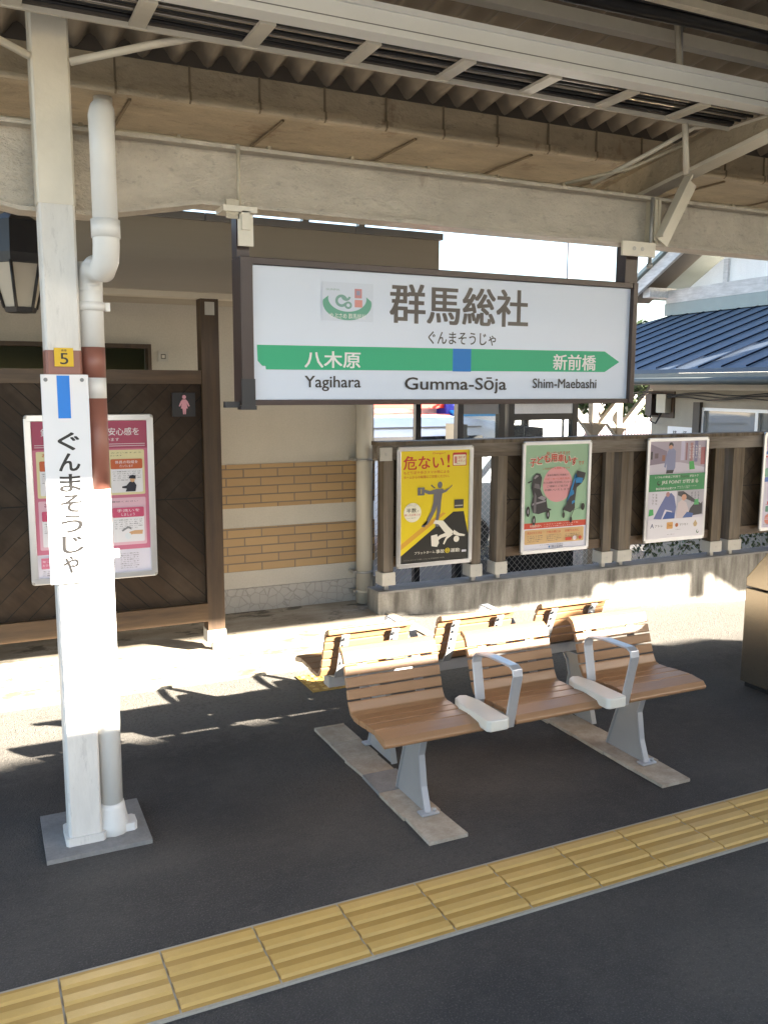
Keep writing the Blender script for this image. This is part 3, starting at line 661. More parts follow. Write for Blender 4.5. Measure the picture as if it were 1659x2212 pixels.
# upper wall with a transom opening
mb = MB(); mb.box(BX0, -1.6, WY, WY+.25, 1.165, 2.9, 'plaster_beige'); mb.box(-1.6, 1.24, WY, WY+.25, 1.165, 1.72, 'plaster_beige'); mb.box(-1.6, 1.24, WY, WY+.25, 2.05, 2.9, 'plaster_beige'); mb.box(1.24, BX1, WY, WY+.25, 1.165, 2.9, 'plaster_beige')
mb.box(BX1-.2, BX1, WY+.25, 11, 0, 2.9, 'plaster_beige'); mb.build('wall', tb)
mb = MB(); mb.box(-1.6, 1.24, WY-.02, WY+.1, 2.02, 2.05, 'wood_post'); mb.box(1.215, 1.24, WY-.02, WY+.1, 1.72, 2.02, 'wood_post'); mb.build('window_frame', tb)
mb = MB(); mb.box(-4, 2.8, 8.2, 8.25, 0, 2.9, ink('a8a87c', .6)); mb.box(-.3, .1, 7.9, 8.19, 1.6, 1.83, 'plaster_white'); mb.build('inner_wall', tb)
mb = MB(); mb.box(BX0, 3.03, 5.50, 5.53, 2.33, 2.755, 'fascia_beige'); mb.box(3.0, 3.03, 5.53, 11, 2.33, 2.755, 'fascia_beige'); mb.build('fascia', tb)
mb = MB()
for i in range(7):
    mb.box(-3.6+1.0*i, -2.606+1.0*i if i < 6 else 3.05, 5.48, 5.56, 2.757, 2.80+.0*i, 'flashing_grey')
mb.box(BX0, 3.02, 5.56, 11, 2.757, 2.79, 'flashing_grey'); mb.build('roof', tb)
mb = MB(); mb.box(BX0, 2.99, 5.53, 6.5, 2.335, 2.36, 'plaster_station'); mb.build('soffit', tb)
mb = MB(); mb.box(BX0, 2.9, 5.56, 5.68, 2.30, 2.334, 'box_cream'); mb.build('eave_beam', tb)
for x in (2.07, 2.47, 1.05):
    mb = MB(); mb.box(x, x+.045, 5.60, 5.65, 2.80, 3.1, 'box_cream'); mb.build('parapet_post', tb)
rp = thing('downpipe', (2.87, 6.4, 0), 'cream round downpipe at the corner of the brick tiled toilet wall', 'downpipe')
mb = MB(); mb.tube([(2.87, 6.40, .0), (2.87, 6.40, 2.34)], .066, 'cream_pvc', 24); mb.build('pipe', rp)
for z in (.10, .26, 1.17):
    mb = MB(); mb.tube([(2.87, 6.40, z), (2.87, 6.40, z+.02)], .071, 'cream_pvc' if z < .2 else 'steel_dull', 24); mb.box(2.77, 2.82, 6.39, 6.49, z, z+.02, 'steel_dull'); mb.build('clamp', rp)
# lantern
ln = thing('lantern', (.31, 5.0, 2.6), 'dark hanging hexagonal lantern at the left edge behind the white pole', 'lantern')
def hexa(mb, cx, cy, prof, m, n=6):
    vs = []; fs = []
    for z, r in prof:
        for i in range(n): t_ = R(60*i+12); vs.append((cx+r*math.cos(t_), cy+r*math.sin(t_), z))
    for j in range(len(prof)-1):
        for i in range(n): fs.append((j*n+i, j*n+(i+1) % n, (j+1)*n+(i+1) % n, (j+1)*n+i))
    fs += [tuple(range(n))[::-1], tuple((len(prof)-1)*n+i for i in range(n))]
    mb.add(vs, fs, m)
mb = MB(); hexa(mb, .30, 5.0, [(2.37, .14), (2.42, .145), (2.58, .13), (2.62, .06), (2.66, .02)], 'black_metal'); hexa(mb, .30, 5.0, [(2.13, .075), (2.155, .085)], 'black_metal')
for i in range(6):
    t_ = R(60*i+12); mb.tube([(.30+.08*math.cos(t_), 5+.08*math.sin(t_), 2.15), (.30+.14*math.cos(t_), 5+.14*math.sin(t_), 2.38)], .008, 'black_metal', 6)
mb.build('cage', ln); mb = MB(); hexa(mb, .30, 5.0, [(2.156, .078), (2.369, .132)], 'box_cream'); mb.build('lamp_shade', ln)
mb = MB(); mb.tube([(.30, 5, 2.66), (.30, 5, 3.25)], .012, 'black_metal', 8); mb.build('hanging_rod', ln)
# ================================================================== FENCE WITH CHEVRON PANELS
cw = MB(); cw.box(2.80, 14, 5.98, 6.18, -.5, .178, 'concrete_wall'); cw.box(2.80, 14, 5.975, 6.185, .178, .192, 'concrete_grey')
tag(cw.build('concrete_wall'), 'stained low concrete wall under the brown board fence', 'wall', kind='structure')
fe = thing('board_fence', (2.85, 6.05, .19), 'dark brown chevron board fence on steel feet on the low concrete wall', 'fence')
mb = MB(); mb.box(2.80, 14, 5.985, 6.115, 1.315, 1.345, 'wood_post_worn'); mb.build('cap_rail', fe)
mb = MB(); mb.box(2.80, 14, 6.00, 6.10, 1.205, 1.314, 'wood_rail_grey'); mb.build('top_rail', fe)
posts = [(2.845, 2.94), (3.63, 3.725), (3.865, 3.965), (4.955, 5.055), (5.13, 5.27), (6.22, 6.35), (6.45, 6.60), (7.6, 7.72), (7.9, 8.0), (9.1, 9.2)]
for i, (a, b) in enumerate(posts):
    mb = MB(); mb.box(a+.006, b-.006, 5.995, 6.105, .335, 1.204, 'wood_post_worn'); mb.build('post', fe)
    mb = MB(); mb.box(a-.008, b+.008, 5.985, 6.112, .235, .335, 'plate_white'); mb.tube([((a+b)/2, 5.983, .285), ((a+b)/2, 5.985, .285)], .008, 'steel_dull', 8); mb.build('post_shoe', fe)
    mb = MB(); mb.box((a+b)/2-.018, (a+b)/2+.018, 6.03, 6.066, .19, .235, 'steel_dull'); mb.build('post_foot', fe)
for a, b in ((2.94, 3.63), (3.965, 4.955), (5.27, 6.22), (6.60, 7.6), (8.0, 9.1)):
    mb = MB(); mb.box(a, b, 6.035, 6.06, .45, 1.204, 'chevron_fence'); mb.build('board_panel', fe)
    mb = MB(); mb.box(a, b, 6.02, 6.08, .37, .45, 'wood_rail'); mb.build('bottom_rail', fe)
mb = MB(); mb.box(2.815, 2.915, 5.985, 5.999, 1.20, 1.30, 'plate_white'); mb.tube([(2.865, 5.98, 1.25), (2.865, 5.985, 1.25)], .012, 'steel_dull', 8); mb.build('rail_bracket', fe)
PG = 'framed posters along the platform'
# --- poster 1: yellow warning
t = thing('warning_poster', (3.29, 5.96, .37), 'silver framed yellow and black safety poster on the fence, showing a falling man', 'poster', PG)
A = frame_parts(t, 2.945, 3.615, 5.955, .365, 1.305, .034)
YE = ink('f2d81e', .8); RD = ink('cf3a34', .8); GY = ink('77767e', .75); BL = ink('2b2a28', .7); WC = ink('efe9dc', .85)
A.rect(0, 0, 1, 1, YE); A.poly([(0, 0), (1, 0), (1, .23), (.93, .44), (.77, .44), (.0, .065)], BL)
A.poly([(0, .12), (0, .17), (.4, .36), (.62, .44), (.66, .43), (.45, .33)], ink('e0a93a', .8))
A.text('危ない', .04, .835, .62, .955, RD, .035); A.text('!', .67, .845, .71, .96, RD, .04); A.text('Danger!', .46, .962, .64, .982, RD, .0)
A.rrect(.75, .855, .96, .975, .02, RD); A.rrect(.76, .86, .95, .955, .015, ink('f4ecd0', .85)); A.text('迷わず', .83, .918, .94, .943, RD, .02); A.text('ボタン！', .83, .888, .94, .912, RD, .02); A.rect(.775, .88, .815, .94, ink('d98a86', .8)); A.lines(.78, .865, .94, .882, 1, TX, 4)
A.text('もどり足や歩きスマホ等による', .04, .795, .70, .822, RD, .015); A.text('ホームからの転落にご注意ください。', .04, .755, .70, .782, RD, .015)
A.disc(.17, .455, .125, ink('f3eeda', .85)); A.text('半数', .085, .455, .225, .495, ink('4a5238', .8), .02); A.text('が', .235, .458, .262, .475, TX, .0); A.text('酔ったお客さま', .06, .425, .28, .445, RD, .01); A.lines(.08, .51, .26, .53, 2, TX, 5); A.lines(.09, .40, .25, .415, 1, TX, 6)
A.disc(.565, .69, .035, GY, ry=.03)
A.poly([(.50, .655), (.61, .655), (.60, .61), (.585, .535), (.47, .535), (.475, .60)], GY)
A.poly([(.60, .655), (.63, .64), (.70, .66), (.75, .69), (.745, .675), (.66, .625), (.60, .612)], GY); A.poly([(.51, .655), (.48, .61), (.40, .61), (.33, .632), (.335, .655), (.42, .64)], GY)
A.poly([(.47, .537), (.53, .537), (.51, .47), (.44, .385), (.385, .335), (.31, .335), (.30, .322), (.35, .316), (.355, .335), (.405, .39), (.455, .46)], GY)
A.poly([(.47, .537), (.53, .537), (.47, .45), (.405, .37), (.375, .385), (.44, .46)], GY)
A.poly([(.52, .537), (.585, .537), (.575, .45), (.545, .37), (.56, .315), (.50, .315), (.505, .37), (.525, .45)], GY)
A.poly([(.24, .605), (.34, .605), (.34, .675), (.24, .675)], GY); A.rect(.285, .62, .295, .66, YE); A.poly([(.43, .685), (.455, .675), (.48, .66), (.50, .665), (.47, .68), (.44, .70)], GY)
A.poly([(.47, .345), (.50, .375), (.62, .365), (.70, .305), (.78, .255), (.70, .215), (.62, .275), (.55, .335)], WC)
A.poly([(.78, .275), (.86, .24), (.95, .225), (.945, .21), (.86, .215), (.77, .235)], WC); A.disc(.82, .19, .042, WC)
A.poly([(.72, .25), (.77, .235), (.68, .195), (.635, .145), (.62, .155), (.655, .205)], WC); A.poly([(.70, .26), (.72, .225), (.60, .21), (.52, .18), (.48, .19), (.57, .235)], WC)
A.poly([(.44, .235), (.53, .245), (.56, .165), (.53, .13), (.45, .14)], WC)
A.rect(.78, .47, .92, .55, ink('4b4a48', .8)); A.rect(.79, .49, .91, .50, ink('c9c5b4', .8))
A.text('プラットホーム', .20, .075, .50, .10, WC, .02); A.text('事故', .515, .07, .64, .105, WC, .025); A.disc(.685, .09, .035, YE); A.text('0', .668, .07, .702, .112, BL, .03); A.text('運動', .73, .07, .87, .105, WC, .025); A.rect(.90, .065, .97, .085, ink('dcdcec', .8)); A.lines(.04, .02, .95, .04, 1, ink('a8a49a', .8), 9)
A.build('print', t)
# --- poster 2: green, pushchairs
t = thing('pushchair_poster', (4.1, 5.96, .37), 'silver framed pale green poster on the fence, showing two child wheelchairs', 'poster', PG)
A = frame_parts(t, 4.08, 4.775, 5.955, .385, 1.318, .030)
RS = ink('d8503a', .8); CW = ink('f0e4d6', .85)
A.rect(0, 0, 1, 1, ink('a9cfae', .75)); A.rect(0, 0, 1, .205, ink('e2e2f0', .85)); A.rect(0, .205, 1, .26, RS); A.rrect(.02, .055, .97, .195, .02, ink('e3bd86', .8))
A.disc(.52, .62, .235, ink('ecaab0', .8)); A.text('知っていますか？', .33, .90, .70, .935, RS, .02)
for ps in (0, 1):
    for i, ch in enumerate('子ども用車いす'):
        u = .07+.108*i; v_ = .785+.05*math.sin(math.pi*(i+.5)/7)
        if ps == 0: A.text(ch, u-.002, v_-.002, u+.102, v_+.080, CW, .16)
        else: A.text(ch, u+.004, v_+.004, u+.096, v_+.074, RS, .06)
A.text('です', .84, .80, .93, .835, RS, .02); A.text('これは子ども用車いすです', .27, .765, .70, .785, RS, .01)
for i, s_t in enumerate(('身体の障がいや病気で', 'ベビーカーに似た形の', '子ども用車いすを利用しています', 'ご理解とご協力を', 'お願いいたします')):
    A.text(s_t, .34-.03*(i % 3), .70-.035*i, .68+.02*(i % 3), .72-.035*i, TX if i != 1 else RS, .01)
C1 = ink('3c3a40', .7); C2 = ink('77737a', .75); C3 = ink('9e9aa2', .75); CB = ink('2387c8', .8)
A.poly([(.12, .70), (.17, .735), (.23, .73), (.26, .69), (.25, .63), (.24, .58), (.28, .52), (.34, .50), (.34, .47), (.36, .40), (.42, .385), (.42, .375), (.22, .345), (.13, .36), (.10, .43), (.13, .52), (.10, .60)], C1)
A.poly([(.13, .69), (.17, .72), (.21, .71), (.15, .68)], C3); A.poly([(.14, .60), (.24, .58), (.22, .63), (.15, .64)], C2); A.poly([(.20, .50), (.30, .47), (.34, .50), (.26, .52)], C3); A.poly([(.11, .43), (.33, .46), (.33, .475), (.12, .45)], C3); A.poly([(.14, .36), (.18, .36), (.18, .52), (.15, .56)], C2)
A.poly([(.04, .655), (.10, .67), (.10, .66), (.05, .64)], C1)
for u, v_, rx, ry in ((.055, .375, .03, .05), (.15, .285, .027, .05), (.37, .335, .028, .045)): A.disc(u, v_, rx, BL, ry=ry); A.disc(u, v_, rx*.45, C3, ry=ry*.45)
A.poly([(.82, .745), (.96, .72), (.94, .66), (.90, .62), (.82, .58), (.80, .46), (.80, .38), (.73, .34), (.60, .375), (.66, .42), (.68, .48), (.72, .58), (.78, .68)], C1)
A.poly([(.80, .72), (.78, .69), (.70, .52), (.66, .44), (.72, .50), (.76, .58), (.79, .66), (.83, .68), (.92, .67), (.90, .62), (.84, .63), (.80, .62)], CB); A.poly([(.73, .50), (.78, .52), (.77, .56), (.73, .55)], CB); A.poly([(.75, .42), (.80, .44), (.79, .46), (.75, .45)], CB)
for a, b in (((.61, .375), (.62, .33)), ((.79, .38), (.73, .28)), ((.77, .36), (.92, .39))):
    d_ = .006; A.poly([(a[0]-d_, a[1]), (b[0]-d_, b[1]), (b[0]+d_, b[1]), (a[0]+d_, a[1])], C1)
for u, v_, rx, ry in ((.62, .32, .02, .03), (.74, .27, .02, .03), (.93, .39, .03, .035)): A.disc(u, v_, rx, BL, ry=ry)
A.text('利用者の方へ', .09, .22, .27, .247, CW, .02); A.lines(.31, .212, .86, .252, 2, CW, 11)
for i, s_t in enumerate(('見かけたときは', '介助の際には', 'お困りの方に')):
    A.text(s_t, .05+.30*i, .155, .28+.30*i, .178, RS, .02); A.lines(.05+.30*i, .075, .29+.30*i if i < 2 else .9, .145 if i < 2 else .14, 4, TX, 12+i)
A.rrect(.66, .07, .76, .10, .008, RS); A.disc(.81, .09, .03, ink('efe0e4', .85)); A.disc(.90, .09, .025, RS); A.lines(.25, .038, .75, .05, 1, TX, 19); A.text('国土交通省', .44, .012, .62, .034, ink('4f5a7a', .8), .02); A.disc(.40, .023, .014, ink('4f86c8', .8))
A.build('print', t)
# --- poster 3: points campaign
t = thing('campaign_poster', (5.72, 5.96, .37), 'silver framed photo poster with a green centre band, third along the fence', 'poster', PG)
A = frame_parts(t, 5.385, 6.10, 5.955, .385, 1.318, .032)
LV = ink('d9d4e6', .85); G2 = ink('37935c', .8); SHm = ink('8e94bb', .8); DKb = ink('33343e', .75); SKN = ink('d9a690', .8)
A.rect(0, 0, 1, 1, LV); A.rect(0, .67, 1, 1, ink('b5abc0', .8)); A.poly([(0, .67), (1, .67), (1, .72), (.55, .78), (0, .80)], ink('cfcadc', .85))
A.poly([(0, .98), (.3, .90), (.3, .78), (0, .76)], ink('8f8299', .8)); A.rect(.55, .80, .62, 1, ink('c8c3e0', .85)); A.rect(.64, .80, .67, .98, ink('a0727c', .8)); A.rect(.72, .79, .77, .98, ink('b98a90', .8)); A.rect(.80, .78, .86, 1, ink('7f7da6', .8)); A.rect(.92, .75, 1, .93, ink('b26a72', .8)); A.rect(.02, .82, .05, .90, DKb); A.rect(.09, .83, .15, .88, ink('6a5a66', .8)); A.rect(.22, .80, .27, .86, ink('9e6e5e', .8))
A.poly([(.30, .675), (.42, .675), (.46, .73), (.46, .90), (.42, .925), (.34, .925), (.31, .89), (.27, .78), (.26, .74), (.29, .73), (.31, .78)], SHm); A.poly([(.30, .67), (.42, .67), (.44, .705), (.31, .705)], DKb); A.disc(.365, .945, .035, SKN); A.poly([(.33, .95), (.34, .985), (.38, .99), (.41, .97), (.41, .945), (.37, .965)], DKb)
A.poly([(.72, .70), (.82, .705), (.79, .79), (.71, .785)], ink('44b05c', .8)); 
for i in range(4):
    for j in range(5): A.text('いつもの旅で'[(i+j) % 6], .70+.055*i, .93-.028*j, .73+.055*i, .952-.028*j, ink('f4f4fa', .9), .02)
A.rect(0, .49, 1, .665, G2); A.text('いつもの鉄道ご利用で', .10, .625, .55, .65, W_, .0); A.text('Suica', .56, .622, .70, .652, BL, .01); A.text('がおトク', .72, .625, .88, .65, W_, .0)
A.disc(.17, .575, .03, BL); A.disc(.175, .58, .02, G2); A.text('JRE POINT が貯まる', .22, .555, .88, .605, W_, .01); A.text('事前登録が必要です', .12, .505, .48, .53, W_, .01); A.lines(.5, .505, .85, .54, 2, W_, 21)
A.rect(0, .20, 1, .49, ink('dcd9e8', .85)); A.rect(.5, .22, 1, .49, ink('b7b6c4', .85)); A.poly([(.52, .48), (.62, .48), (.95, .34), (.98, .36), (.98, .30), (.88, .34), (.52, .44)], ink('4a4a54', .75))
A.poly([(.10, .21), (.24, .20), (.30, .30), (.42, .28), (.46, .24), (.48, .21), (.50, .32), (.46, .43), (.40, .47), (.30, .44), (.20, .33)], ink('6d78ae', .8)); A.poly([(.26, .20), (.48, .20), (.47, .26), (.33, .28)], ink('3f5ea6', .8)); A.disc(.34, .455, .035, ink('b98a8e', .8))
A.poly([(.50, .20), (.72, .20), (.74, .26), (.68, .36), (.60, .39), (.53, .36)], ink('d3c6cc', .85)); A.disc(.635, .415, .045, SKN); A.poly([(.585, .42), (.59, .455), (.64, .47), (.69, .45), (.69, .42), (.66, .445), (.61, .445)], DKb); A.poly([(.70, .21), (.98, .23), (.98, .33), (.82, .34), (.76, .30)], ink('3a3b46', .75)); A.poly([(.62, .20), (.80, .20), (.82, .24), (.70, .26)], ink('4665a8', .8))
A.poly([(.01, .24), (.10, .25), (.09, .31), (.02, .31)], ink('4db468', .8)); A.poly([(.82, .33), (.91, .33), (.90, .39), (.83, .385)], ink('59b874', .8))
for u, s_t in ((.06, 'アプリで'), (.12, 'お買物も'), (.76, 'まちでも'), (.82, 'えきでも'), (.88, 'たまる')):
    for j, ch in enumerate(s_t): A.text(ch, u, .445-.03*j, u+.03, .468-.03*j, DKb, .0)
A.rect(0, 0, 1, .20, ink('e6e4ee', .85)); A.text('A', .05, .115, .11, .16, ink('33407c', .8), .03); A.text('アトレ', .13, .12, .27, .145, TX, .02); A.rrect(.34, .095, .45, .165, .01, ink('e0a860', .8)); A.text('Times', .355, .12, .435, .145, ink('8a5418', .8), .01); A.disc(.52, .13, .028, ink('b0612e', .8)); A.text('マツモト', .57, .12, .73, .142, TX, .02); A.poly([(.82, .13), (.86, .17), (.90, .13), (.88, .10), (.84, .10)], ink('cfb48a', .8))
A.lines(.5, .075, .72, .09, 1, TX, 31); A.lines(.35, .03, .62, .045, 1, TX, 32); A.disc(.91, .045, .025, ink('3a6a4c', .8)); A.disc(.915, .05, .017, ink('e6e4ee', .85)); A.build('print', t)
# --- poster 4: mostly out of frame
t = thing('map_poster', (7.1, 5.96, .4), 'silver framed pale lilac poster cut off by the right edge of the photo', 'poster', PG)
A = frame_parts(t, 6.80, 7.5, 5.955, .40, 1.345, .032)
A.rect(0, 0, 1, 1, ink('cfcbe4', .85)); A.rect(0, .88, 1, 1, ink('b9b6cf', .85)); A.poly([(0, .78), (1, .78), (1, .755), (.35, .755), (.2, .735), (.15, .765), (.0, .765)], ink('d5453e', .8))
A.text('JR', .14, .68, .40, .735, ink('3558a8', .8), .02); A.text('JR', .07, .245, .26, .285, ink('cf4a4a', .8), .02); A.rect(.02, .80, .1, .83, ink('4a78c8', .8)); A.disc(.06, .60, .07, ink('7fb8a8', .8)); A.rect(.02, .50, .13, .55, ink('4a78d0', .8)); A.rrect(.07, .17, .22, .235, .015, ink('5f9a88', .8)); A.poly([(.12, .50), (.30, .44), (.45, .58), (.36, .62)], ink('d85a52', .8)); A.text('Suica', .15, .60, .5, .64, ink('3558c0', .8), .02); A.text('こども', .2, .64, .5, .67, TX, .02); A.poly([(.10, .41), (.24, .41), (.17, .435)], ink('4ea870', .8)); A.disc(.14, .09, .08, ink('e08a7c', .8)); A.rect(.05, .085, .23, .09, LV); A.rect(.05, .10, .23, .105, LV); A.lines(.05, .02, .9, .04, 1, TX, 41)
A.build('print', t)
# ================================================================== BENCHES
def bench(dx, y_c, zs, flip, label):
    """three-seat platform bench; own frame: seats face -Y, centre of the back-to-back pair at y_c"""
    t = thing('platform_bench', (2.12+dx, 3.45, 0), label, 'bench', 'back to back platform benches')
    def T(mb):
        for v in mb.v:
            if flip: v.y = 2*y_c - v.y; v.x += dx
            if zs and v.z > .05: v.z -= zs*min(1, (v.z-.05)/.3)
        return mb
    for x0 in (1.33, 1.905, 2.48):
        x1 = x0+.43
        mb = MB()
        for y0, y1, za, zb in ((2.778, 2.872, .470, .478), (2.876, 2.945, .478, .474), (2.949, 3.012, .474, .468), (3.016, 3.072, .467, .466)):
            r_ = .018 if y0 < 2.78 else .004
            mb.prism([(y0+r_, za), (y1, zb), (y1, zb-.022), (y0+.006, za-.034 if y0 < 2.78 else za-.022), (y0, za-.026 if y0 < 2.78 else za-.018), (y0, za-r_)], x0, x1, 'x', 'seat_slat')
        T(mb).build('seat', t, bevel=.004)
        mb = MB()
        P = [(3.070, .456), (3.100, .464), (3.120, .495), (3.124, .505)]
        mb.bar(P, (x0, x1), .018, 'seat_slat')
        for a, b in (((3.1265, .511), (3.1385, .549)), ((3.141, .556), (3.1545, .595)), ((3.157, .602), (3.1705, .638))):
            mb.bar([a, b], (x0, x1), .018, 'seat_slat')
        mb.bar([(3.1735, .646), (3.180, .664), (3.192, .684), (3.212, .695), (3.228, .695)], (x0, x1), .022, 'seat_slat')
        T(mb).build('backrest', t, bevel=.004)
        for xs_ in (x0+.07, x1-.11):
            mb = MB(); mb.bar([(2.83, .438), (3.03, .436), (3.118, .45), (3.15, .50), (3.198, .65), (3.215, .672)], (xs_, xs_+.04), .008, 'bench_grey')
            for (yy, zz) in ((3.160, .53), (3.176, .58), (3.190, .62), (3.206, .655)): mb.box(xs_+.012, xs_+.028, yy-.002, yy+.010, zz-.006, zz+.006, 'aluminium')
            T(mb).build('seat_bracket', t)
    mb = MB(); mb.box(1.40, 2.88, 2.985, 3.055, .375, .432, 'bench_grey'); T(mb).build('crossbeam', t, bevel=.004)
    for xl in (1.63, 2.79):
        mb = MB(); mb.prism([(3.005, .018), (3.275, .018), (3.250, .10), (3.208, .22), (3.192, .30), (3.205, .374), (3.0, .374), (3.045, .33), (3.068, .25), (3.045, .12)], xl, xl+.012, 'x', 'bench_grey')
        mb.bar([(3.003, .02), (3.043, .12), (3.066, .25), (3.043, .33), (3.0, .373)], (xl-.008, xl+.020), .008, 'arm_silver')
        mb.bar([(3.277, .02), (3.252, .10), (3.210, .22), (3.194, .30), (3.207, .373)], (xl-.008, xl+.020), .008, 'bench_grey')
        mb.box(xl-.03, xl+.05, 2.985, 3.03, .018, .026, 'arm_silver')
        mb.tube([(xl+.035, 3.0, .026), (xl+.035, 3.0, .04)], .008, 'steel_dull', 8)
        T(mb).build('leg', t)
    for xa in (1.845, 2.42):
        mb = MB(); mb.bar([(3.005, .435), (2.99, .48), (3.022, .63), (3.018, .658), (2.995, .676), (2.90, .690), (2.75, .694), (2.728, .684), (2.722, .660), (2.762, .49), (2.775, .435)], (xa, xa+.045), .009, 'arm_silver')
        if flip:
            for v in mb.v: v.z -= .095*max(0, min(1, (v.z-.48)/.15))
        T(mb).build('armrest', t, bevel=.003)
        xt = xa-.105
        mb = MB(); top = [(xt, 2.735), (xt+.012, 2.722), (xt+.09, 2.722), (xt+.102, 2.735), (xt+.098, 2.95), (xt+.078, 3.02), (xt+.05, 3.03), (xt+.02, 3.01), (xt+.002, 2.95)]
        mb.prism(top, .452, .497, 'z', 'tray_cream'); T(mb).build('side_tray', t, bevel=.006)
    return t
bench(0, 0, 0, False, 'nearer of the two tan slatted platform benches, seats facing the viewer')
bench(.085, 3.385, .025, True, 'farther tan slatted platform bench, seen from behind its backrests')
for i, (xa, xb) in enumerate(((1.54, 1.705), (2.70, 2.875))):
    mb = MB(); y0 = 2.80
    # the strip is cast in pieces, slightly uneven
    yy = y0
    while yy < 4.05:
        L = random.uniform(.18, .3); y2 = min(4.06, yy+L); j = [random.uniform(-.008, .008) for _ in range(4)]
        mb.prism([(xa+j[0], yy+.002), (xb+j[1], yy+.002), (xb+j[2], y2), (xa+j[3], y2)], -.03, .016+random.uniform(-.002, .002), 'z', 'concrete_foot' if random.random() < .9 else 'concrete_grey'); yy = y2
    o = mb.build('bench_footing'); tag(o, ('mortar strip under the left legs of the benches', 'mortar strip under the right legs of the benches')[i], 'footing', 'mortar strips under the benches')
# stopper plates, keyhole and label strip of the bin are plain in the photo
# ================================================================== BIN
bn = thing('litter_bin', (4.3, 3.3, 0), 'bronze metal litter bin with a sloped top at the right edge', 'bin')
mb = MB(); prof = [(3.00, .03), (3.66, .03), (3.66, .60), (3.00, .60)]
mb.prism(prof, 4.10, 4.95, 'x', 'bin_bronze'); mb.build('body', bn, bevel=.006)
mb = MB(); mb.prism([(3.0, .606), (3.66, .606), (3.66, .66), (3.48, .88), (3.15, .88), (3.0, .80)], 4.10, 4.95, 'x', 'bin_bronze'); mb.build('hood', bn, bevel=.006)
mb = MB(); mb.box(4.12, 4.93, 3.02, 3.64, 0, .03, 'black_metal'); mb.build('base', bn)
# ================================================================== STATION BUILDING (to the right)
ang = R(4.7); ex = Vector((math.sin(ang), math.cos(ang), 0)); ox = Vector((-math.cos(ang), math.sin(ang), 0)); SB = Vector((9.0, 9.91, -1.12))
st = thing('station_building', tuple(SB), 'cream station house with a blue metal shed roof and white gable', 'building')
GZ = -1.12
def sb(mb, s0, s1, o0, o1, z0, z1, m):
    """box in building frame: s along wall (+ = nearer), o outward"""
    P = []
    for z in (z0, z1):
        for o_ in (o0, o1):
            for s1_ in (s0, s1): P.append(Vector((SB.x, SB.y, 0)) - ex*s1_ + ox*o_ + Vector((0, 0, z)))
    mb.add(P, [(0, 2, 3, 1), (4, 5, 7, 6), (0, 1, 5, 4), (2, 6, 7, 3), (0, 4, 6, 2), (1, 3, 7, 5)], m)
def sp(s_, o_, z): return Vector((SB.x, SB.y, 0)) - ex*s_ + ox*o_ + Vector((0, 0, z))
mb = MB(); sb(mb, 0, 1.05, -.15, 0, GZ, 1.95, 'plaster_station'); sb(mb, 1.05, 3.1, -.15, 0, 1.49, 1.95, 'plaster_station'); sb(mb, 1.05, 3.1, -.15, 0, GZ, .3, 'plaster_station'); sb(mb, 3.1, 3.4, -.15, 0, GZ, 1.95, 'plaster_station'); sb(mb, 3.25, 3.4, -4, -.15, GZ, 1.95, 'plaster_station'); sb(mb, 0, .15, -4, -.15, GZ, 1.95, 'plaster_station')
mb.build('wall', st)
mb = MB(); sb(mb, .93, 1.06, 0, .05, .25, 1.56, 'soffit_dark'); mb.build('window_jamb', st)
wf = MB()
for a in ((1.06, 3.1, 1.45, 1.49), (1.06, 3.1, .3, .34), (1.06, 1.10, .34, 1.45), (2.02, 2.07, .34, 1.45), (3.06, 3.1, .34, 1.45)): sb(wf, a[0], a[1], -.06, .012, a[2], a[3], 'aluminium_white')
wf = wf.build('window_frame', st); mb = MB(); sb(mb, 1.10, 3.06, -.05, -.03, .34, 1.45, 'window_glass'); mb.build('pane', wf)
mb = MB(); sb(mb, 0, 3.4, .001, .06, 1.72, 1.80, 'box_cream'); mb.build('trim_board', st)
# shed roof
E0, E1 = .72, -2.1; ZE, ZT = 1.985, 3.0; S0, S1 = -4.6, 3.45
mb = MB()
P = [sp(S0, E0, ZE), sp(S1, E0, ZE), sp(S1, E1, ZT), sp(-2.35, E1, ZT), sp(S0, E0, ZE-.05), sp(S1, E0, ZE-.05), sp(S1, E1, ZT-.05), sp(-2.35, E1, ZT-.05)]
mb.add(P, [(0, 1, 2, 3), (4, 7, 6, 5), (0, 4, 5, 1), (3, 7, 4, 0), (1, 5, 6, 2), (2, 6, 7, 3)], 'roof_blue')
rf = mb.build('roof', st); 
mb = MB()
s_ = -4.2
while s_ < 3.4:
    f1 = 1.0 if s_ > -2.35 else max(.05, (s_-S0)/(-2.35-S0))
    a, b = sp(s_, E0+.01, ZE+.012), sp(s_, E0+(E1-E0)*f1, ZE+(ZT-ZE)*f1+.012)
    w2 = ex*.014; up = Vector((0, 0, .016))
    vs = [a-w2, a+w2, a+w2+up, a-w2+up, b-w2, b+w2, b+w2+up, b-w2+up]
    mb.add(vs, [(0, 1, 2, 3), (7, 6, 5, 4), (0, 4, 5, 1), (1, 5, 6, 2), (2, 6, 7, 3), (3, 7, 4, 0)], 'roof_blue_dark'); s_ += .40
mb.build('standing_seam', rf)
mb = MB(); sb(mb, S0, S1, E0-.02, E0+.03, ZE-.17, ZE-.052, 'eave_grey'); sb(mb, S0, S1, E0-.10, E0-.021, ZE-.20, ZE-.12, 'box_cream'); mb.build('eave_board', st)
mb = MB(); mb.tube([sp(S0, E0+.07, ZE-.15), sp(S1, E0+.07, ZE-.15)], .045, 'eave_grey', 10); mb.build('eave_gutter', st)
mb = MB(); sb(mb, S0, S1, .07, E0-.12, 1.81, 1.83, 'soffit_dark'); mb.build('soffit', st)
mb = MB()
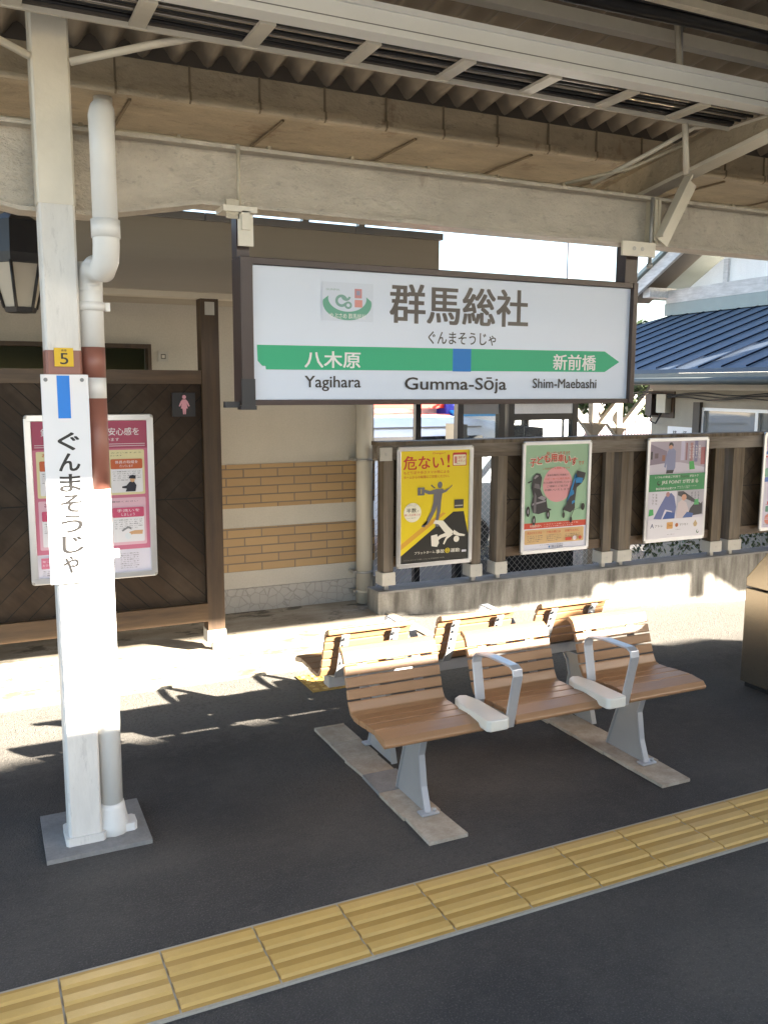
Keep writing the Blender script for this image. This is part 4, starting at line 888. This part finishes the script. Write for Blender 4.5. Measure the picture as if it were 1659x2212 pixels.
for k_ in range(3):
    mb.tube([sp(-.4+.33*j, .10, 1.67+.02*math.sin(j*1.7+k_)-.03*k_) for j in range(12)], .008, 'cable_black', 6)
mb.build('cable', st)
# upper storey gable (faces the platform end)
UO = -2.1
mb = MB(); sb(mb, S1, -2.35, UO-.2, UO, 3.0, 3.05, 'plaster_white')
P = [(S1, 3.0), (-2.35, 3.0), (-2.35, 3.2), (1.6, 5.15), (S1, 4.2)]
vs = [sp(s_, UO, z) for s_, z in P] + [sp(s_, UO-.2, z) for s_, z in P]; n_ = len(P)
mb.add(vs, [tuple(range(n_)), tuple(range(n_, 2*n_))[::-1]] + [(i, (i+1) % n_, n_+(i+1) % n_, n_+i) for i in range(n_)], 'plaster_white'); mb.build('gable_wall', st)
mb = MB(); sb(mb, -2.40, S1, UO, UO+.07, 3.20, 3.42, 'wood_white_old'); mb.build('gable_beam', st)
mb = MB(); sb(mb, -2.40, S1, UO-.001, UO+.09, 2.99, 3.195, 'flashing_green'); mb.build('flashing', st)
for s_ in (-1.05, .15, 1.35, 2.5):
    mb = MB(); top = 3.15+(s_+2.35)*.49; sb(mb, s_, s_+.10, UO, UO+.04, 3.42, top, 'wood_white_old'); mb.build('gable_stud', st)
mb = MB(); sb(mb, -2.55, -2.35, UO-.1, UO+.45, 3.30, 3.46, 'wood_white_old'); mb.build('beam_end', st)
def slope_slab(mb, s0, z0, s1, z1, o0, o1, th, m):
    P = []
    for o_ in (o0, o1): P += [sp(s0, o_, z0), sp(s1, o_, z1), sp(s1, o_, z1+th), sp(s0, o_, z0+th)]
    mb.add(P, [(0, 1, 2, 3), (7, 6, 5, 4), (0, 4, 5, 1), (1, 5, 6, 2), (2, 6, 7, 3), (3, 7, 4, 0)], m)
mb = MB(); slope_slab(mb, -3.0, 3.14, 1.6, 5.44, UO+.50, UO+.56, .22, 'wood_white_old'); mb.build('bargeboard', st)
mb = MB(); slope_slab(mb, -3.1, 3.33, 1.6, 5.68, UO-6, UO+.62, .07, 'flashing_green'); slope_slab(mb, 1.6, 5.68, 3.6, 4.68, UO-6, UO+.62, .07, 'flashing_green'); mb.build('upper_roof', st)
mb = MB(); slope_slab(mb, -2.95, 3.25, 1.6, 5.52, UO+.01, UO+.49, .02, 'soffit_dark'); mb.build('gable_soffit', st)
mb = MB(); sb(mb, -2.352, -2.30, UO-6, UO-.2, GZ, 3.3, 'plaster_white'); mb.build('far_wall', st)
# wall fittings
t = thing('meter_box', (8.95, 9.4, 1.4), 'cream electrical boxes and cables on the station wall under the eave', 'meter box')
mb = MB(); sb(mb, .02, .16, .0, .14, 1.36, 1.66, 'sign_brown'); mb.build('dark_box', t); mb = MB(); sb(mb, .24, .44, .0, .12, 1.40, 1.66, 'box_cream'); mb.build('cream_box', t); mb = MB(); sb(mb, -.08, .50, .0, .02, 1.33, 1.70, 'wood_post'); mb.build('back_board', t)
mb = MB(); mb.tube([sp(.1, .1, 1.36), sp(.14, .12, 1.27), sp(.25, .12, 1.25), sp(.34, .1, 1.4)], .012, 'cable_black', 8); mb.build('cable', t)
t = thing('smoking_sign', (8.95, 9.1, 1.1), 'white plate with two black characters on the cream station wall', 'sign')
mb = MB(); sb(mb, .38, .90, .001, .012, .98, 1.215, 'aluminium_white'); mb.build('plate', t)
A = Art(sp(.38, .0125, .98), -ex, (0, 0, 1), .52, .235); A.text('禁', .22, .25, .38, .78, BK, .02); A.text('煙', .62, .25, .78, .78, BK, .02); A.build('lettering', t)
# porch posts with Y braces
def porch_post(px, py, label):
    t = thing('porch_post', (px, py, GZ), label, 'post', 'braced porch posts of the station')
    mb = MB(); mb.box(px-.055, px+.055, py-.055, py+.055, GZ, 1.8, 'wood_cream'); mb.build('post', t)
    for d_ in (-1, 1):
        for axis in (0,):
            mb = MB(); w_ = .045
            if axis == 0: pts = [(px+d_*.05, .98), (px+d_*.05, 1.13), (px+d_*.66, 1.78), (px+d_*.74, 1.72)]; mb.prism(pts, py-w_, py+w_, 'y', 'wood_cream')
            else: pts = [(py+d_*.05, 1.05), (py+d_*.05, 1.17), (py+d_*.55, 1.75), (py+d_*.63, 1.70)]; mb.prism(pts, px-w_+.002, px+w_-.002, 'x', 'wood_cream')
            mb.build('brace', t)
porch_post(8.98, 11.2, 'left one of two cream braced porch posts under the station eave')
porch_post(9.55, 11.3, 'right one of two cream braced porch posts under the station eave')
cl = MB()  # added mesh imitating a chain link reflection in the train window
for i in range(150):
    x = 1.7+.055*i
    for sg_ in (-1, 1):
        xa = x; xb = x+sg_*1.0
        za, zb = .20, 1.20
        if xa < 2.85 and sg_ < 0 or xb < 2.85 and sg_ < 0: continue
        if xa < 2.85: za = .20+(2.85-xa)*1.0; xa = 2.85
        if za >= zb: continue
        cl.tube([(xa, 6.14+.002*sg_, za), (xb, 6.14+.002*sg_, zb)], .0016, 'steel_dull', 4, caps=False, smooth=False)
tag(cl.build('reflection_mesh'), 'grey chain link mesh added behind the board fence to imitate a window reflection', 'fence')
hd = MB(); hd.keep = True; rr = random.Random(5); vs = []; fs = []  # added leaves imitating greenery reflected in the train window
for i in range(5200):
    p = Vector((rr.uniform(6.25, 10.0), 7.3+rr.gauss(0, .18), -.2+rr.random()**.6*1.15)); a = Vector((rr.uniform(-1, 1), rr.uniform(-1, 1), rr.uniform(-1, 1))).normalized(); b = a.cross(Vector((rr.uniform(-1, 1), rr.uniform(-1, 1), rr.uniform(-1, 1)))).normalized()
    k0 = len(vs); q_ = .035*rr.uniform(.6, 1.4); vs += [p-a*q_, p+b*q_*.5, p+a*q_, p-b*q_*.5]; fs.append((k0, k0+1, k0+2, k0+3))
hd.add(vs, fs, 'leaf_hedge'); tag(hd.build('hedge'), 'low green hedge added behind the board fence to imitate a window reflection', 'hedge')
# ================================================================== GLAZED BOOTH behind the fence
bo = thing('glazed_booth', (5.4, 8, GZ), 'black framed glazed booth behind the fence, below the station sign', 'booth')
mb = MB()
for x in (4.63, 5.14, 5.26, 6.10): mb.box(x, x+.07, 7.96, 8.04, GZ, 1.62, 'black_metal')
for x in (4.63, 6.10): mb.box(x, x+.07, 8.9, 8.97, GZ, 1.62, 'black_metal')
mb.box(5.33, 6.10, 7.965, 8.035, 1.40, 1.47, 'black_metal'); mb.build('frame', bo)
mb = MB(); mb.box(4.70, 5.14, 7.97, 8.03, 1.47, 1.62, 'flashing_grey'); mb.box(5.33, 6.10, 7.97, 8.03, 1.47, 1.62, 'plaster_white'); mb.build('header', bo)
mb = MB(); mb.box(4.6, 6.2, 7.93, 9.0, 1.62, 1.68, 'flashing_grey'); mb.build('roof', bo)
mb = MB(); mb.box(5.33, 6.10, 7.98, 8.02, GZ, .9, 'black_metal'); mb.box(4.70, 5.14, 7.98, 8.02, GZ, -.1, 'concrete_grey'); mb.build('lower_panel', bo)
mb = MB(); mb.box(5.40, 5.55, 8.1, 8.2, .9, 1.34, 'black_metal'); mb.box(5.70, 5.95, 8.3, 8.6, .6, 1.3, 'soffit_dark'); mb.box(4.85, 4.95, 8.3, 8.6, .0, 1.35, 'box_cream'); mb.build('fittings', bo)
mb = MB(); mb.box(4.70, 5.14, 7.995, 8.001, -.1, 1.47, 'pane_glass'); mb.box(5.33, 6.10, 7.995, 8.001, .9, 1.40, 'pane_glass'); mb.build('pane', bo)
# ================================================================== STREET BEYOND
va = thing('parked_van', (6.2, 13, GZ), 'pale blue white van parked beyond the fence in front of the shop', 'van')
mb = MB()
prof = [(13.0, -.7), (13.0, .55), (13.12, 1.05), (13.3, 1.22), (14.3, 1.24), (14.6, 1.05), (14.7, .55), (14.7, -.7)]
n_ = len(prof); vs = []; secs = [(4.5, .0, .93), (4.9, .0, 1.0), (7.9, .0, 1.0), (8.5, -.05, .97), (9.0, -.45, .75)]
for x, dz, k_ in secs:
    for y, z in prof: vs.append((x, 13.85+(y-13.85)*(.94+.06*k_), z if z < .5 else .5+(z-.5)*k_+ (dz if z > .6 else 0)))
fs = [(j*n_+i, j*n_+(i+1) % n_, (j+1)*n_+(i+1) % n_, (j+1)*n_+i) for j in range(len(secs)-1) for i in range(n_)] + [tuple(range(n_))[::-1], tuple((len(secs)-1)*n_+i for i in range(n_))]
mb.add(vs, fs, 'van_white', True); mb.build('body', va, bevel=.03)
mb = MB(); mb.add([(5.0, 12.985, .55), (8.2, 12.985, .55), (8.1, 13.075, .92), (5.05, 13.075, .92)], [(0, 1, 2, 3)], 'dark_glass'); mb.build('side_window', va)
mb = MB(); mb.box(4.9, 8.1, 13.10, 13.14, 1.06, 1.08, 'flashing_grey'); mb.build('rain_gutter', va)
for x in (5.3, 7.9):
    mb = MB(); mb.tube([(x, 12.98, -.8), (x, 13.2, -.8)], .32, 'black_metal', 20); mb.build('wheel', va)
sh = thing('shop_building', (10, 20, GZ), 'white shopfront with a red fascia and scalloped awning across the street', 'shop')
mb = MB(); mb.box(6, 11.0, 20, 26, GZ, 1.35, 'shop_white'); mb.box(11.0, 24, 20.5, 26, GZ, 1.6, 'shop_white'); mb.build('wall', sh)
mb = MB(); mb.box(6, 11.0, 19.6, 20, 1.2, 1.6, ink('d8301c', .8)); mb.box(6, 11.0, 19.3, 19.6, 1.02, 1.06, ink('e07a5c', .8)); mb.build('red_fascia', sh)
mb = MB(); mb.prism([(19.0, .85), (20.0, 1.05), (20.0, 1.0), (19.0, .8)], 6, 10.9, 'x', 'shop_white')
for i in range(24): mb.prism([(6+.205*i+.1+.1*math.cos(R(180+20*j)), .80+.12*math.sin(R(180+20*j))) for j in range(10)], 18.99, 19.0, 'y', 'shop_white')
mb.build('awning', sh)
mb = MB(); mb.box(9.55, 10.0, 19.97, 20.0, .2, .72, 'dark_glass'); mb.box(10.1, 10.6, 19.97, 20.0, .2, .72, 'dark_glass'); mb.build('window', sh)
mb = MB(); mb.box(11.0, 11.25, 19.5, 20, GZ, 1.3, ink('2a36b8', .8)); mb.prism([(19.2, 1.05), (20.4, 1.45), (20.4, 1.4), (19.2, 1.0)], 11.1, 12.6, 'x', ink('2ba8e8', .8)); mb.build('blue_pillar', sh)
A = Art((11.02, 19.495, .68), (1, 0, 0), (0, 0, 1), .2, .2); A.text('AA', .1, .1, .9, .9, WH, .02); A.build('lettering', sh)
tf = thing('slat_fence', (13.5, 16, GZ), 'brown vertical slat fence beside the tree beyond the station porch', 'fence')
mb = MB()
for i in range(26): mb.box(12.6+.09*i, 12.6+.09*i+.06, 15.98, 16.0, GZ, 1.10-.004*i, ink('8d7a80', .7))
mb.box(12.6, 15, 16.0, 16.04, .6, .7, ink('8d7a80', .7)); mb.build('slats', tf)
def tree(x, y, z0, h, r, label, seed, n=2600, leaf=.09):
    rr = random.Random(seed); t = thing('leafy_tree', (x, y, z0), label, 'tree')
    mb = MB(); mb.tube([(x, y, z0), (x+.05, y, z0+h*.35), (x-.05, y+.05, z0+h*.7)], [.13, .09, .04], 'wood_post', 8)
    for i in range(6):
        a = rr.uniform(0, 6.28); zz = z0+h*rr.uniform(.3, .6); mb.tube([(x, y, zz), (x+math.cos(a)*r*.4, y+math.sin(a)*r*.4, zz+h*.15), (x+math.cos(a)*r*.7, y+math.sin(a)*r*.7, zz+h*.3)], [.05, .03, .012], 'wood_post', 6)
    mb.build('trunk', t)
    mb = MB(); mb.keep = True; cl = [(rr.uniform(-1, 1)*r*.7, rr.uniform(-1, 1)*r*.7, z0+h*rr.uniform(.4, .95), rr.uniform(.25, .5)*r) for _ in range(16)]
    vs = []; fs = []
    for i in range(n):
        c = rr.choice(cl); d = Vector((rr.gauss(0, 1), rr.gauss(0, 1), rr.gauss(0, .8))).normalized()*c[3]*rr.uniform(.5, 1.05)
        p = Vector((x+c[0], y+c[1], c[2]))+d; a = Vector((rr.uniform(-1, 1), rr.uniform(-1, 1), rr.uniform(-1, 1))).normalized(); b = a.cross(Vector((rr.uniform(-1, 1), rr.uniform(-1, 1), rr.uniform(-1, 1)))).normalized()
        k0 = len(vs); s_ = leaf*rr.uniform(.6, 1.3); vs += [p-a*s_, p+b*s_*.5, p+a*s_, p-b*s_*.5]; fs.append((k0, k0+1, k0+2, k0+3))
    mb.add(vs, fs, 'leaf_green'); mb.build('crown', t)
tree(14.7, 17.2, GZ, 4.2, 1.5, 'green leafy tree behind the brown slat fence by the station', 3, 7000, .11)
# far houses across the road, pale and overexposed
for i, (x0, x1, y0, h, c) in enumerate(((-6, 5.6, 24, 4.3, 'b9b2a6'), (24.5, 40, 22, 5.0, 'cfc9be'), (14, 23, 30, 4.2, 'bdb8b0'))):
    t = thing('far_house', (x0, y0, GZ), ('pale far house hidden mostly behind the toilet building', 'pale far house hidden behind the station building', 'pale far house seen between the porch posts')[i], 'house')
    mb = MB(); mb.box(x0, x1, y0, y0+6, GZ, GZ+h*.6, ink(c, .8)); mb.build('wall', t)
    mb = MB(); mb.prism([(y0-.5, GZ+h*.6), (y0+6.5, GZ+h*.6), (y0+3, GZ+h)], x0-.4, x1+.4, 'x', 'flashing_grey'); mb.build('roof', t)
    mb = MB(); 
    for j in range(3): mb.box(x0+1+j*2.4, x0+2.2+j*2.4, y0-.02, y0+.02, GZ+.9, GZ+2, 'dark_glass')
    mb.build('window', t)
mp_ = thing('antenna_mast', (10.5, 14, GZ), 'thin dark mast against the bright sky between toilet roof and station', 'mast')
mb = MB(); mb.tube([(10.5, 14, GZ), (10.5, 14, 6.2)], .028, 'flashing_grey', 8); mb.build('pole', mp_)
mb = MB(); mb.tube([(10.38, 14, 4.45), (10.5, 14, 4.52)], .02, 'flashing_grey', 6); mb.build('arm', mp_)
# low planting strip and rough wall seen through the fence gaps
# ================================================================== ADDED TRAIN (unseen behind the camera, blocks the low sun)
tr = thing('shading_train', (4, -2.4, GZ), 'unseen steel train added behind the viewer to shade the platform', 'train')
mb = MB(); mb.prism([(-3.8, -.1), (-1.0, -.1), (-1.0, 2.1), (-1.12, 2.46), (-1.5, 2.6), (-3.3, 2.6), (-3.68, 2.46), (-3.8, 2.1)], 2.0, 17, 'x', 'train_steel'); mb.build('body', tr)
mb = MB()
for x0, x1, z in ((2.2, 5.3, 3.09), (5.3, 5.5, 3.12), (5.55, 7.6, 3.135), (7.6, 10.0, 3.36), (10.0, 10.4, 3.25), (10.4, 16.9, 3.12)): mb.box(x0, x1-.002, -2.9, -1.3, 2.50, z, 'train_steel')  # added boxes, heights stepped to shape the shadow edge on the platform
mb.build('roof_shade_box', tr)
mb = MB(); mb.box(3, 16.5, -.998, -.992, .9, 1.8, 'dark_glass'); mb.build('window', tr)
